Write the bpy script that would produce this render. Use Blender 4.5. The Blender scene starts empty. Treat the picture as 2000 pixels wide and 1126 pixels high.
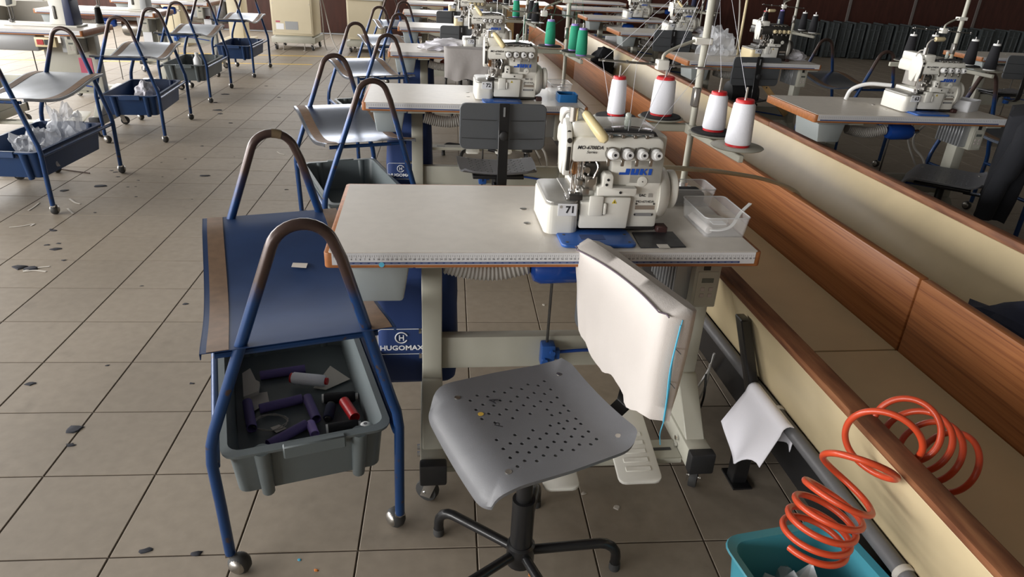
import bpy, bmesh, math, random
from mathutils import Vector, Matrix
random.seed(7)
R = math.radians
C = bpy.context.scene.collection
scene = bpy.context.scene

# ---------------------------------------------------------------- camera
CAM = Vector((0.8202, -3.1003, 1.3659)); YAW, PITCH, ROLL, FPX = 0.1039, 0.4484, 0.0517, 1343.557
def _axes():
    f0 = Vector((math.sin(YAW), math.cos(YAW), 0)); r0 = Vector((math.cos(YAW), -math.sin(YAW), 0)); u0 = Vector((0, 0, 1))
    f = f0*math.cos(PITCH) - u0*math.sin(PITCH); u = u0*math.cos(PITCH) + f0*math.sin(PITCH)
    return r0*math.cos(ROLL) + u*math.sin(ROLL), u*math.cos(ROLL) - r0*math.sin(ROLL), f
AR, AU, AF = _axes()
cd = bpy.data.cameras.new('camera'); cam = bpy.data.objects.new('camera', cd); C.objects.link(cam)
cd.sensor_width = 36; cd.lens = FPX*36/2000; cd.clip_start = .05; cd.clip_end = 100
cam.matrix_world = Matrix(((AR.x, AU.x, -AF.x, CAM.x), (AR.y, AU.y, -AF.y, CAM.y), (AR.z, AU.z, -AF.z, CAM.z), (0, 0, 0, 1)))
scene.camera = cam
def ray(x, y): return AR*((x-1000)/FPX) - AU*((y-563)/FPX) + AF
def at_z(x, y, z=0.0): v = ray(x, y); return CAM + v*((z-CAM.z)/v.z)
def at_x(x, y, X): v = ray(x, y); return CAM + v*((X-CAM.x)/v.x)
def at_y(x, y, Y): v = ray(x, y); return CAM + v*((Y-CAM.y)/v.y)
def pix(p):
    d = Vector(p)-CAM; z = d.dot(AF); return 1000+FPX*d.dot(AR)/z, 563-FPX*d.dot(AU)/z, z

# ---------------------------------------------------------------- light and exposure
vs = scene.view_settings
vs.view_transform = 'Standard'; vs.look = 'None'; vs.gamma = 1; vs.use_curve_mapping = False
vs.exposure = 0.28
w = bpy.data.worlds.new('sky'); scene.world = w; w.use_nodes = True
bg = w.node_tree.nodes['Background']; bg.inputs[0].default_value = (.80, .88, 1, 1); bg.inputs[1].default_value = 1.2
XL, XR, YN, YF, ZC = -6.6, 12.5, -13.0, 10.0, 3.6      # room shell
def area(name, loc, rot, sx, sy, power, col):
    l = bpy.data.lights.new(name, 'AREA'); l.shape = 'RECTANGLE'; l.size = sx; l.size_y = sy; l.energy = power; l.color = col
    o = bpy.data.objects.new(name, l); C.objects.link(o); o.location = loc; o.rotation_euler = rot; return o
WIN_L = [(-12.6, -9.8), (-9.4, -6.6), (-6.2, -3.4), (-2.8, 0.0), (0.6, 3.4), (4.0, 6.8), (7.2, 9.6)]      # left wall window openings (y range), first two added to light the machine fronts, z 1.0-3.1
WIN_B = [(-6.1, -3.5), (-2.9, -0.3), (0.3, 2.9)]                 # window openings in the back wall (x range), z 1.15-3.1
for (a, b) in WIN_L:
    area('window_daylight', (XL-.06, (a+b)/2, 2.05), (0, R(-90), 0), 2.1, b-a, 250*(b-a)/2.8, (1, .98, .955))
for (a, b) in WIN_B:
    area('window_daylight', ((a+b)/2, YF+.06, 2.12), (R(-90), 0, 0), b-a, 1.95, 60, (1, .98, .96))

# ---------------------------------------------------------------- materials
MATS = {}
def mat(name, rgb, rough=.5, metal=0.0, var=0.0, vscale=6.0, bump=0.0, bscale=60.0, alpha=1.0, trans=0.0, coat=0.0, stretch=None, rnd=0.0, emit=None, ior=1.45):
    if name in MATS: return MATS[name]
    m = bpy.data.materials.new(name); m.use_nodes = True; nt = m.node_tree; b = nt.nodes['Principled BSDF']
    b.inputs['Base Color'].default_value = (*rgb, 1); b.inputs['Roughness'].default_value = rough; b.inputs['Metallic'].default_value = metal
    b.inputs['IOR'].default_value = ior
    if alpha < 1: b.inputs['Alpha'].default_value = alpha
    if trans: b.inputs['Transmission Weight'].default_value = trans
    if coat: b.inputs['Coat Weight'].default_value = coat
    if emit: b.inputs['Emission Color'].default_value = (*rgb, 1); b.inputs['Emission Strength'].default_value = emit
    N = nt.nodes.new; L = nt.links.new
    if var or bump or rnd:
        tc = N('ShaderNodeTexCoord'); src = tc.outputs['Object']
        if stretch:
            mp = N('ShaderNodeMapping'); mp.inputs['Scale'].default_value = stretch; L(src, mp.inputs[0]); src = mp.outputs[0]
    if var or rnd:
        col = None
        if var:
            n = N('ShaderNodeTexNoise'); n.inputs['Scale'].default_value = vscale; n.inputs['Detail'].default_value = 6; L(src, n.inputs['Vector'])
            mr = N('ShaderNodeMapRange'); mr.inputs[1].default_value = .3; mr.inputs[2].default_value = .7; mr.inputs[3].default_value = 1-var; mr.inputs[4].default_value = 1+var
            L(n.outputs[0], mr.inputs[0]); col = mr.outputs[0]
        if rnd:
            oi = N('ShaderNodeObjectInfo'); m2 = N('ShaderNodeMapRange'); m2.inputs[3].default_value = 1-rnd; m2.inputs[4].default_value = 1+rnd
            L(oi.outputs['Random'], m2.inputs[0])
            if col:
                mm = N('ShaderNodeMath'); mm.operation = 'MULTIPLY'; L(col, mm.inputs[0]); L(m2.outputs[0], mm.inputs[1]); col = mm.outputs[0]
            else: col = m2.outputs[0]
        vm = N('ShaderNodeVectorMath'); vm.operation = 'SCALE'; vm.inputs[0].default_value = rgb; L(col, vm.inputs['Scale']); L(vm.outputs[0], b.inputs['Base Color'])
    if bump:
        n2 = N('ShaderNodeTexNoise'); n2.inputs['Scale'].default_value = bscale; n2.inputs['Detail'].default_value = 4; L(src, n2.inputs['Vector'])
        bp = N('ShaderNodeBump'); bp.inputs['Strength'].default_value = bump; bp.inputs['Distance'].default_value = .003
        L(n2.outputs[0], bp.inputs['Height']); L(bp.outputs[0], b.inputs['Normal'])
    MATS[name] = m; return m
def ramp_mat(name, cols, rough, scale, stretch=(1, 1, 1), detail=8, metal=0.0, distort=0.0, bump=0.0):
    m = bpy.data.materials.new(name); m.use_nodes = True; nt = m.node_tree; b = nt.nodes['Principled BSDF']
    b.inputs['Roughness'].default_value = rough; b.inputs['Metallic'].default_value = metal
    N = nt.nodes.new; L = nt.links.new
    tc = N('ShaderNodeTexCoord'); mp = N('ShaderNodeMapping'); mp.inputs['Scale'].default_value = stretch
    n = N('ShaderNodeTexNoise'); n.inputs['Scale'].default_value = scale; n.inputs['Detail'].default_value = detail; n.inputs['Distortion'].default_value = distort
    r = N('ShaderNodeValToRGB'); L(tc.outputs['Object'], mp.inputs[0]); L(mp.outputs[0], n.inputs['Vector']); L(n.outputs[0], r.inputs[0]); L(r.outputs[0], b.inputs['Base Color'])
    e = r.color_ramp.elements
    while len(e) < len(cols): e.new(.5)
    for k, (p, c) in enumerate(cols): e[k].position = p; e[k].color = (*c, 1)
    if bump:
        bp = N('ShaderNodeBump'); bp.inputs['Strength'].default_value = bump; bp.inputs['Distance'].default_value = .002
        L(n.outputs[0], bp.inputs['Height']); L(bp.outputs[0], b.inputs['Normal'])
    MATS[name] = m; return m

M = {}
def tile_mat():
    m = bpy.data.materials.new('floor_tile'); m.use_nodes = True; nt = m.node_tree; b = nt.nodes['Principled BSDF']; N = nt.nodes.new; L = nt.links.new
    b.inputs['Roughness'].default_value = .58
    g = N('ShaderNodeNewGeometry'); src = g.outputs['Position']
    def noise(sc, det, lo, hi, a, c):
        n = N('ShaderNodeTexNoise'); n.inputs['Scale'].default_value = sc; n.inputs['Detail'].default_value = det; L(src, n.inputs['Vector'])
        r = N('ShaderNodeMapRange'); r.inputs[1].default_value = lo; r.inputs[2].default_value = hi; r.inputs[3].default_value = a; r.inputs[4].default_value = c; L(n.outputs[0], r.inputs[0]); return n, r.outputs[0]
    def mul(p, q):
        mm = N('ShaderNodeMath'); mm.operation = 'MULTIPLY'; L(p, mm.inputs[0]); L(q, mm.inputs[1]); return mm.outputs[0]
    n1, a = noise(1.1, 5, .30, .52, .87, 1.02); n2, c = noise(28, 6, .3, .7, .93, 1.07); n3, d = noise(5.5, 8, .25, .38, .78, 1.0)
    oi = N('ShaderNodeObjectInfo'); r = N('ShaderNodeMapRange'); r.inputs[3].default_value = .96; r.inputs[4].default_value = 1.05; L(oi.outputs['Random'], r.inputs[0])
    f = mul(mul(mul(a, c), d), r.outputs[0]); v = N('ShaderNodeVectorMath'); v.operation = 'SCALE'; v.inputs[0].default_value = (.285, .240, .187); L(f, v.inputs['Scale']); L(v.outputs[0], b.inputs['Base Color'])
    bp = N('ShaderNodeBump'); bp.inputs['Strength'].default_value = .08; bp.inputs['Distance'].default_value = .002; L(n2.outputs[0], bp.inputs['Height']); L(bp.outputs[0], b.inputs['Normal'])
    return m
M['tile'] = tile_mat()
M['grout'] = mat('grout', (.085, .065, .048), .9, var=.2, vscale=8)
M['wall'] = mat('wall_paint', (.28, .265, .235), .8, var=.03)
M['ceil'] = mat('ceiling_paint', (.22, .215, .205), .85)
M['maroon'] = mat('wall_panel_maroon', (.055, .017, .012), .45, var=.25, vscale=3, stretch=(8, 8, 1))
M['batten'] = mat('batten_grey', (.16, .14, .13), .5)
M['lam'] = mat('tabletop_laminate', (.66, .615, .555), .36, var=.035, vscale=30, bump=.05, bscale=250)
M['edge'] = mat('table_edge_wood', (.36, .135, .045), .42, var=.2, vscale=12, stretch=(1, 6, 6))
M['frame'] = mat('frame_paint_beige', (.43, .42, .355), .4, var=.04, vscale=9)
M['cream'] = mat('machine_enamel', (.79, .775, .71), .28, var=.025, vscale=14, coat=.15)
M['cream2'] = mat('machine_enamel_yellowed', (.70, .59, .36), .32, var=.03, vscale=14)
M['plate'] = mat('grey_plate', (.36, .35, .33), .35, metal=.3, var=.05, vscale=30)
M['chrome'] = mat('chrome', (.75, .75, .75), .16, metal=1)
M['steel'] = mat('worn_steel', (.42, .40, .37), .35, metal=1, var=.15, vscale=20)
M['darksteel'] = mat('dark_steel', (.10, .095, .09), .4, metal=.8, var=.2, vscale=30)
M['copper'] = mat('brass_copper', (.62, .33, .17), .3, metal=1)
M['black'] = mat('black_paint', (.012, .012, .013), .33, coat=.2)
M['blackp'] = mat('black_plastic', (.02, .02, .021), .5)
M['rubber'] = mat('grey_rubber', (.045, .045, .045), .6)
M['greyp'] = mat('grey_seat_plastic', (.150, .152, .162), .42, var=.03, vscale=30, bump=.12, bscale=500)
M['dgreyp'] = mat('dark_grey_plastic', (.092, .098, .106), .5, bump=.1, bscale=500)
M['fin'] = mat('grey_alloy', (.33, .34, .35), .4, metal=.4)
M['bin'] = mat('crate_grey_plastic', (.115, .135, .14), .42, var=.06, vscale=8)
M['binb'] = mat('crate_blue_plastic', (.012, .042, .125), .4, var=.08, vscale=8)
M['drawer'] = mat('drawer_grey_plastic', (.30, .33, .33), .45)
M['teal'] = mat('teal_plastic', (.05, .235, .30), .4)
M['bagblue'] = mat('bag_blue_fabric', (.011, .033, .130), .65, bump=.3, bscale=25)
M['tankblue'] = mat('tank_blue_enamel', (.012, .06, .30), .22, coat=.3)
M['baseblue'] = mat('base_blue_enamel', (.025, .10, .36), .33)
M['logo'] = mat('logo_blue', (.015, .09, .50), .45)
M['ink'] = mat('print_black', (.02, .02, .025), .5)
M['inkg'] = mat('print_grey', (.12, .12, .13), .5)
M['navy'] = mat('print_navy', (.05, .075, .19), .45)
M['white'] = mat('white_card', (.78, .79, .82), .5)
M['rule'] = mat('ruler_white', (.66, .66, .67), .4)
M['whitec'] = mat('white_thread', (.80, .81, .87), .75, bump=.35, bscale=220, stretch=(1, 1, 6))
M['greenc'] = mat('green_thread', (.02, .31, .18), .75, bump=.35, bscale=220, stretch=(1, 1, 6))
M['blackc'] = mat('black_thread', (.010, .010, .013), .8, bump=.35, bscale=220, stretch=(1, 1, 6))
M['navyc'] = mat('navy_thread', (.012, .015, .045), .8)
M['maroonc'] = mat('maroon_thread', (.10, .012, .02), .8)
M['redcore'] = mat('red_core', (.55, .02, .025), .35)
M['purplecore'] = mat('lilac_core', (.30, .22, .60), .45)
M['purple'] = mat('purple_card_tube', (.125, .095, .27), .6)
M['whitep'] = mat('white_plastic', (.75, .75, .74), .4)
M['cloth'] = mat('white_cloth', (.63, .585, .55), .9, bump=.15, bscale=400)
M['cloth2'] = mat('white_cloth_cool', (.72, .71, .76), .9, bump=.15, bscale=300)
M['greycloth'] = mat('grey_cloth', (.33, .31, .30), .9, bump=.3, bscale=60)
M['darkcloth'] = mat('black_cloth', (.012, .013, .017), .95, bump=.4, bscale=40)
M['seam'] = mat('seam_thread', (.13, .10, .13), .8)
M['cyan'] = mat('cyan_thread', (.08, .42, .62), .6)
M['clear'] = mat('clear_plastic', (.92, .92, .92), .12, alpha=.20, ior=1.3)
M['bagclear'] = mat('clear_polythene', (.80, .82, .86), .18, alpha=.42, var=.1, bump=.9, bscale=35)
M['ceram'] = mat('trough_cream', (.60, .49, .30), .45, var=.05, vscale=7)
M['strip'] = ramp_mat('trough_edge_wood', [(.25, (.10, .032, .012)), (.5, (.20, .075, .03)), (.75, (.30, .13, .055))], .6, 9, (6, .8, 6), bump=.4)
M['wood'] = ramp_mat('trough_wood', [(.25, (.17, .050, .015)), (.45, (.30, .105, .032)), (.60, (.37, .14, .045)), (.8, (.29, .10, .03))], .42, 6, (2, .30, 22), distort=.8, bump=.10)
M['hose'] = mat('orange_hose', (.52, .060, .020), .32, coat=.2)
M['pipe'] = mat('grey_conduit', (.10, .10, .105), .45, var=.12, vscale=20)
M['cableg'] = mat('grey_cable', (.38, .36, .33), .5)
M['cablec'] = mat('cream_cable', (.55, .48, .34), .45)
M['cableb'] = mat('black_cable', (.02, .02, .02), .45)
M['tape'] = mat('brown_tape', (.185, .115, .07), .6, var=.15, vscale=30)
M['shelfb'] = mat('shelf_blue_paint', (.022, .047, .125), .55, var=.12, vscale=9, ior=1.25)
M['shelf2'] = mat('shelf_blue_steel', (.23, .27, .35), .27, metal=1, var=.15, vscale=7)
M['shelf'] = mat('shelf_sheet_steel', (.40, .43, .48), .38, metal=1, var=.10, vscale=9)
M['yellow'] = mat('yellow_marking', (.62, .40, .06), .6, var=.15, vscale=20)
M['paper'] = mat('paper', (.62, .58, .52), .8)
M['glassw'] = mat('window_glass', (.95, .97, 1), .02, alpha=.12)
M['wframe'] = mat('window_frame', (.70, .70, .68), .5)
M['lint'] = mat('dark_lint', (.035, .036, .045), .95)
M['cardw'] = mat('tan_wood', (.42, .27, .12), .6, var=.2, vscale=20)
M['gcrate'] = mat('dark_grey_crate', (.052, .060, .062), .5, var=.15, vscale=5)
M['green'] = mat('machine_green_grey', (.20, .215, .18), .45)
M['red'] = mat('red_plastic', (.45, .03, .03), .4)
M['pink'] = mat('pink_card', (.50, .10, .16), .7)
M['bluebox'] = mat('blue_box', (.012, .12, .33), .4)
M['screen'] = mat('lcd_grey', (.10, .11, .10), .25)
M['orange'] = mat('orange_scrap', (.70, .22, .04), .7)
def tube_paint():
    m = bpy.data.materials.new('worn_blue_tube'); m.use_nodes = True; nt = m.node_tree; b = nt.nodes['Principled BSDF']
    N = nt.nodes.new; L = nt.links.new
    tc = N('ShaderNodeTexCoord'); n = N('ShaderNodeTexNoise'); n.inputs['Scale'].default_value = 14; n.inputs['Detail'].default_value = 8
    L(tc.outputs['Object'], n.inputs['Vector']); s = N('ShaderNodeSeparateXYZ'); L(tc.outputs['Object'], s.inputs[0])
    ma = N('ShaderNodeMath'); ma.operation = 'MULTIPLY_ADD'; ma.inputs[1].default_value = .16; L(n.outputs[0], ma.inputs[0]); L(s.outputs[2], ma.inputs[2])
    r = N('ShaderNodeValToRGB'); r.color_ramp.elements[0].position = .775; r.color_ramp.elements[0].color = (.012, .048, .155, 1)
    r.color_ramp.elements[1].position = .835; r.color_ramp.elements[1].color = (.062, .038, .032, 1)
    L(ma.outputs[0], r.inputs[0])
    n2 = N('ShaderNodeTexNoise'); n2.inputs['Scale'].default_value = 38; n2.inputs['Detail'].default_value = 5; L(tc.outputs['Object'], n2.inputs['Vector'])
    r2 = N('ShaderNodeValToRGB'); r2.color_ramp.elements[0].position = .64; r2.color_ramp.elements[0].color = (0, 0, 0, 1); r2.color_ramp.elements[1].position = .70; L(n2.outputs[0], r2.inputs[0])
    mx = N('ShaderNodeMix'); mx.data_type = 'RGBA'; L(r2.outputs[0], mx.inputs[0]); L(r.outputs[0], mx.inputs[6]); mx.inputs[7].default_value = (.07, .045, .04, 1)
    L(mx.outputs[2], b.inputs['Base Color']); b.inputs['Roughness'].default_value = .3; b.inputs['Metallic'].default_value = .25
    return m
M['tube'] = tube_paint()

# ---------------------------------------------------------------- mesh helpers
class MB:
    def __init__(s): s.v = []; s.f = []
    def add(s, vs_, fs_):
        o = len(s.v); s.v += [tuple(p) for p in vs_]; s.f += [tuple(i+o for i in f) for f in fs_]; return s
    def bm(s, b):
        b.verts.index_update(); s.add([v.co for v in b.verts], [[v.index for v in f.verts] for f in b.faces]); b.free(); return s
    def box(s, x0, x1, y0, y1, z0, z1, r=0.0, seg=2, mtx=None):
        if r <= 0:
            P = [(x0, y0, z0), (x1, y0, z0), (x1, y1, z0), (x0, y1, z0), (x0, y0, z1), (x1, y0, z1), (x1, y1, z1), (x0, y1, z1)]
            F = [(0, 3, 2, 1), (4, 5, 6, 7), (0, 1, 5, 4), (1, 2, 6, 5), (2, 3, 7, 6), (3, 0, 4, 7)]
            if mtx: P = [mtx @ Vector(p) for p in P]
            return s.add(P, F)
        b = bmesh.new(); bmesh.ops.create_cube(b, size=1)
        for v in b.verts: v.co = Vector((x0+(v.co.x+.5)*(x1-x0), y0+(v.co.y+.5)*(y1-y0), z0+(v.co.z+.5)*(z1-z0)))
        bmesh.ops.bevel(b, geom=b.edges[:], offset=r, segments=seg, profile=.5, affect='EDGES')
        if mtx: bmesh.ops.transform(b, matrix=mtx, verts=b.verts)
        return s.bm(b)
    def prism(s, poly, a0, a1, axis='z', r=0.0, seg=2, mtx=None):
        # poly in the plane of the other two axes (x,y | x,z for axis y | y,z for axis x)
        b = bmesh.new()
        def p3(p, a): return {'z': (p[0], p[1], a), 'y': (p[0], a, p[1]), 'x': (a, p[0], p[1])}[axis]
        A = [b.verts.new(p3(p, a0)) for p in poly]; B = [b.verts.new(p3(p, a1)) for p in poly]; n = len(poly)
        b.faces.new(A); b.faces.new(B[::-1])
        for i in range(n): b.faces.new((A[i], B[i], B[(i+1) % n], A[(i+1) % n]))
        bmesh.ops.recalc_face_normals(b, faces=b.faces)
        if r > 0: bmesh.ops.bevel(b, geom=b.edges[:], offset=r, segments=seg, profile=.5, affect='EDGES')
        if mtx: bmesh.ops.transform(b, matrix=mtx, verts=b.verts)
        return s.bm(b)
    def tube(s, pts, r, n=10, closed=False, caps=True):
        P = [Vector(p) for p in pts]; m = len(P); rr = r if isinstance(r, (list, tuple)) else [r]*m
        T = []
        for i in range(m):
            a = P[(i-1) % m] if (closed or i > 0) else P[i]; c = P[(i+1) % m] if (closed or i < m-1) else P[i]
            t = (c-a); T.append(t.normalized() if t.length > 1e-9 else Vector((0, 0, 1)))
        u = T[0].orthogonal().normalized(); rings = []; vs_ = []
        for i in range(m):
            u = (u - T[i]*u.dot(T[i])); u = u.normalized() if u.length > 1e-6 else T[i].orthogonal().normalized(); w_ = T[i].cross(u)
            for k in range(n):
                a = 2*math.pi*k/n; vs_.append(P[i]+(u*math.cos(a)+w_*math.sin(a))*rr[i])
        fs_ = []
        for i in range(m if closed else m-1):
            j = (i+1) % m
            for k in range(n): fs_.append((i*n+k, i*n+(k+1) % n, j*n+(k+1) % n, j*n+k))
        if caps and not closed: fs_.append(tuple(range(n))[::-1]); fs_.append(tuple((m-1)*n+k for k in range(n)))
        return s.add(vs_, fs_)
    def cyl(s, p0, p1, r, r1=None, n=16): return s.tube([p0, p1], [r, r if r1 is None else r1], n)
    def lathe(s, prof, c=(0, 0, 0), ax=(0, 0, 1), n=24, arc=None):
        ax = Vector(ax).normalized(); u = ax.orthogonal().normalized(); w_ = ax.cross(u); c = Vector(c); vs_ = []; fs_ = []; m = len(prof)
        for (r, z) in prof:
            for k in range(n):
                a = 2*math.pi*k/n; vs_.append(c+ax*z+(u*math.cos(a)+w_*math.sin(a))*max(r, 1e-5))
        for i in range(m-1):
            for k in range(n): fs_.append((i*n+k, i*n+(k+1) % n, (i+1)*n+(k+1) % n, (i+1)*n+k))
        fs_.append(tuple(range(n))[::-1]); fs_.append(tuple((m-1)*n+k for k in range(n)))
        return s.add(vs_, fs_)
    def grid(s, fn, nu, nv, th=0.0):
        # fn(i/nu, j/nv) -> point ; th gives thickness downward along z
        top = [fn(i/nu, j/nv) for j in range(nv+1) for i in range(nu+1)]; W = nu+1
        F = [(j*W+i, j*W+i+1, (j+1)*W+i+1, (j+1)*W+i) for j in range(nv) for i in range(nu)]
        if th:
            n = len(top); top = top+[(p[0], p[1], p[2]-th) for p in top]; F2 = [tuple(n+q for q in f[::-1]) for f in F]
            per = [i for i in range(nu)]+[j*W+nu for j in range(nv)]+[nv*W+i for i in range(nu, 0, -1)]+[j*W for j in range(nv, 0, -1)]
            F = F+F2+[(per[k], n+per[k], n+per[(k+1) % len(per)], per[(k+1) % len(per)]) for k in range(len(per))]
        return s.add(top, F)
    def mesh(s, name, m, ang=38):
        me = bpy.data.meshes.new(name); me.from_pydata(s.v, [], s.f)
        b = bmesh.new(); b.from_mesh(me); bmesh.ops.recalc_face_normals(b, faces=b.faces); b.to_mesh(me); b.free()
        me.shade_smooth(); me.set_sharp_from_angle(angle=R(ang)); me.materials.append(m); return me
    def build(s, name, m, parent=None, ang=38):
        o = bpy.data.objects.new(name, s.mesh(name, m, ang)); C.objects.link(o)
        if parent: o.parent = parent
        return o
def tag(o, label, cat, group=None, kind=None):
    if label: o['label'] = label
    if cat: o['category'] = cat
    if group: o['group'] = group
    if kind: o['kind'] = kind
    return o
def thing(name, label, cat, loc=(0, 0, 0), rz=0.0, group=None):
    o = bpy.data.objects.new(name, None); o.empty_display_size = .05; C.objects.link(o); o.location = loc; o.rotation_euler = (0, 0, rz)
    return tag(o, label, cat, group)
def dup(root, loc, rz, label=None, group=None):
    def cp(o, par):
        c = o.copy(); C.objects.link(c); c.parent = par
        for ch in o.children: cp(ch, c)
        return c
    kids = list(root.children); r = root.copy(); C.objects.link(r); r.location = loc; r.rotation_euler = (0, 0, rz)
    for ch in kids: cp(ch, r)
    if label: r['label'] = label
    if group: r['group'] = group
    return r
def struct(o): o['kind'] = 'structure'; return o
def text_mesh(txt, size, shear=0.0, bold=0.0, xscale=1.0, align='CENTER'):
    cu = bpy.data.curves.new('lettering', 'FONT'); cu.body = txt; cu.size = size; cu.align_x = align; cu.align_y = 'CENTER'; cu.shear = shear; cu.offset = bold; cu.extrude = .0002; cu.resolution_u = 2
    o = bpy.data.objects.new('lettering', cu); C.objects.link(o)
    dg = bpy.context.evaluated_depsgraph_get(); me = bpy.data.meshes.new_from_object(o.evaluated_get(dg))
    bpy.data.objects.remove(o); bpy.data.curves.remove(cu)
    for v in me.vertices: v.co.x *= xscale
    return me
def text(txt, size, m, parent, loc, rot=(R(90), 0, 0), name='lettering', **k):
    me = text_mesh(txt, size, **k); me.materials.clear(); me.materials.append(m)
    mx = Matrix.LocRotScale(Vector(loc), __import__('mathutils').Euler(rot), None); me.transform(mx)
    o = bpy.data.objects.new(name, me); C.objects.link(o); o.parent = parent; return o
def arc_pts(cx, cy, r, a0, a1, n): return [(cx+r*math.cos(R(a0+(a1-a0)*i/n)), cy+r*math.sin(R(a0+(a1-a0)*i/n))) for i in range(n+1)]
def rrect(x0, x1, y0, y1, r, n=4):
    return arc_pts(x1-r, y0+r, r, -90, 0, n)+arc_pts(x1-r, y1-r, r, 0, 90, n)+arc_pts(x0+r, y1-r, r, 90, 180, n)+arc_pts(x0+r, y0+r, r, 180, 270, n)
def smooth_path(P, k=8):
    P = [Vector(p) for p in P]; Q = [P[0]*2-P[1]]+P+[P[-1]*2-P[-2]]; out = []
    for i in range(1, len(Q)-2):
        for j in range(k):
            t = j/k; a, b, c, d = Q[i-1:i+3]
            out.append(.5*((2*b)+(c-a)*t+(2*a-5*b+4*c-d)*t*t+(3*b-a-3*c+d)*t**3))
    return out+[P[-1]]
# ================================================================ room
fl = MB().box(XL, XR, YN, YF, -.06, -.0025).build('floor', M['grout']); struct(fl)
tm = MB(); g = .0022; c_ = .0012
for q in (0,):
    a, b = g, .3-g
    vs_ = [(a, a, -.003), (b, a, -.003), (b, b, -.003), (a, b, -.003), (a, a, -c_), (b, a, -c_), (b, b, -c_), (a, b, -c_), (a+c_, a+c_, 0), (b-c_, a+c_, 0), (b-c_, b-c_, 0), (a+c_, b-c_, 0)]
    fs_ = [(8, 9, 10, 11)]+[(k, (k+1) % 4, 4+(k+1) % 4, 4+k) for k in range(4)]+[(4+k, 4+(k+1) % 4, 8+(k+1) % 4, 8+k) for k in range(4)]
tm.add(vs_, fs_); tile_me = tm.mesh('tile', M['tile'], 20)
cand = []; rest = MB()
for i in range(int(XL/.3)-1, int(XR/.3)+1):
    for j in range(int(YN/.3)-1, int(YF/.3)+1):
        x, y = i*.3, j*.3
        if x < XL or x+.3 > XR or y < YN or y+.3 > YF: continue
        px, py, z = pix((x+.15, y+.15, 0))
        vis = z > .3 and -60 < px < 2060 and -20 < py < 1190
        hid = vis and (px > 1330+max(0, (600-py))*-.55 and px > 1200 and py > 470)      # under the trough and the near table
        cand.append((0 if (vis and not hid) else 1, z if z > 0 else 99, x, y))
cand.sort()
for k, (nv, z, x, y) in enumerate(cand):
    if k < 300:
        o = bpy.data.objects.new('tile', tile_me); C.objects.link(o); o.parent = fl; o.location = (x, y, 0)
    else: rest.add([(p[0]+x, p[1]+y, p[2]) for p in vs_], fs_)
ro = rest.build('tile_field', M['tile'], fl, 20); ro['kind'] = 'stuff'
struct(MB().box(XL, XR, YN, YF, ZC, ZC+.1).build('ceiling', M['ceil']))
def holed_wall(name, axis, pos, th, lo, hi, wins, z0, z1):
    m = MB()
    def bx(a, b, c, d):
        if axis == 'x': m.box(pos, pos+th, a, b, c, d)
        else: m.box(a, b, pos, pos+th, c, d)
    bx(lo, hi, 0, z0); bx(lo, hi, z1, ZC); cur = lo
    for (a, b) in wins: bx(cur, a, z0, z1); cur = b
    bx(cur, hi, z0, z1)
    return struct(m.build(name, M['wall']))
wl = holed_wall('wall_left', 'x', XL-.15, .15, YN, YF, WIN_L, 1.0, 3.1)
wb = holed_wall('wall_back', 'y', YF, .15, XL, XR, WIN_B, 1.15, 3.1)
struct(MB().box(XR, XR+.15, YN, YF, 0, ZC).build('wall_right', M['wall']))
struct(MB().box(XL, XR, YN-.15, YN, 0, ZC).build('wall_front', M['wall']))
n_ = 0
for (a, b) in WIN_L+WIN_B:
    n_ += 1; side = n_ <= len(WIN_L); z0, z1 = (1.0, 3.1) if side else (1.15, 3.1)
    m = MB(); gl = MB(); t = .05
    def bx(mm, p, q, c, d, e, f):
        if side: mm.box(XL-.12+e, XL-.12+f, p, q, c, d)
        else: mm.box(p, q, YF+.12-f, YF+.12-e, c, d)
    for (p, q, c, d) in ((a, b, z0, z0+t), (a, b, z1-t, z1), (a, a+t, z0, z1), (b-t, b, z0, z1), ((a+b)/2-.025, (a+b)/2+.025, z0, z1)): bx(m, p, q, c, d, -.03, .02)
    wo = struct(m.build('window_%d' % n_, M['wframe']))
    for (p, q) in ((a+t, (a+b)/2-.025), ((a+b)/2+.025, b-t)):
        g1 = MB(); bx(g1, p, q, z0+t, z1-t, -.008, -.004); g1.build('pane', M['glassw'], wo)
x = 8.143-1.25*11
while x < XR-.1:
    x1 = min(x+1.25, XR)
    if x > XL: MB().box(x+.02, x1-.02, YF-.015, YF, .02, 1.12).build('wall_panel', M['maroon'], wb); MB().box(x-.025, x+.025, YF-.03, YF, 0, 1.14).build('batten', M['batten'], wb)
    x += 1.25
# yellow floor markings
for (p, q, lab) in (((0, 96), (760, 113), 'long yellow line painted on the floor along the beige cabinets'), ((0, 116), (610, 126), 'yellow line painted on the floor beside the loop-framed trolleys')):
    A = at_z(*p); B = at_z(*q); d = (B-A).normalized(); n = Vector((-d.y, d.x, 0))*.03
    tag(MB().add([A-n, B-n, B+n, A+n]+[v+Vector((0, 0, .0008)) for v in (A-n, B-n, B+n, A+n)], [(3, 2, 1, 0), (4, 5, 6, 7), (0, 1, 5, 4), (1, 2, 6, 5), (2, 3, 7, 6), (3, 0, 4, 7)]).build('floor_marking', M['yellow']), lab, 'floor marking')

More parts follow.
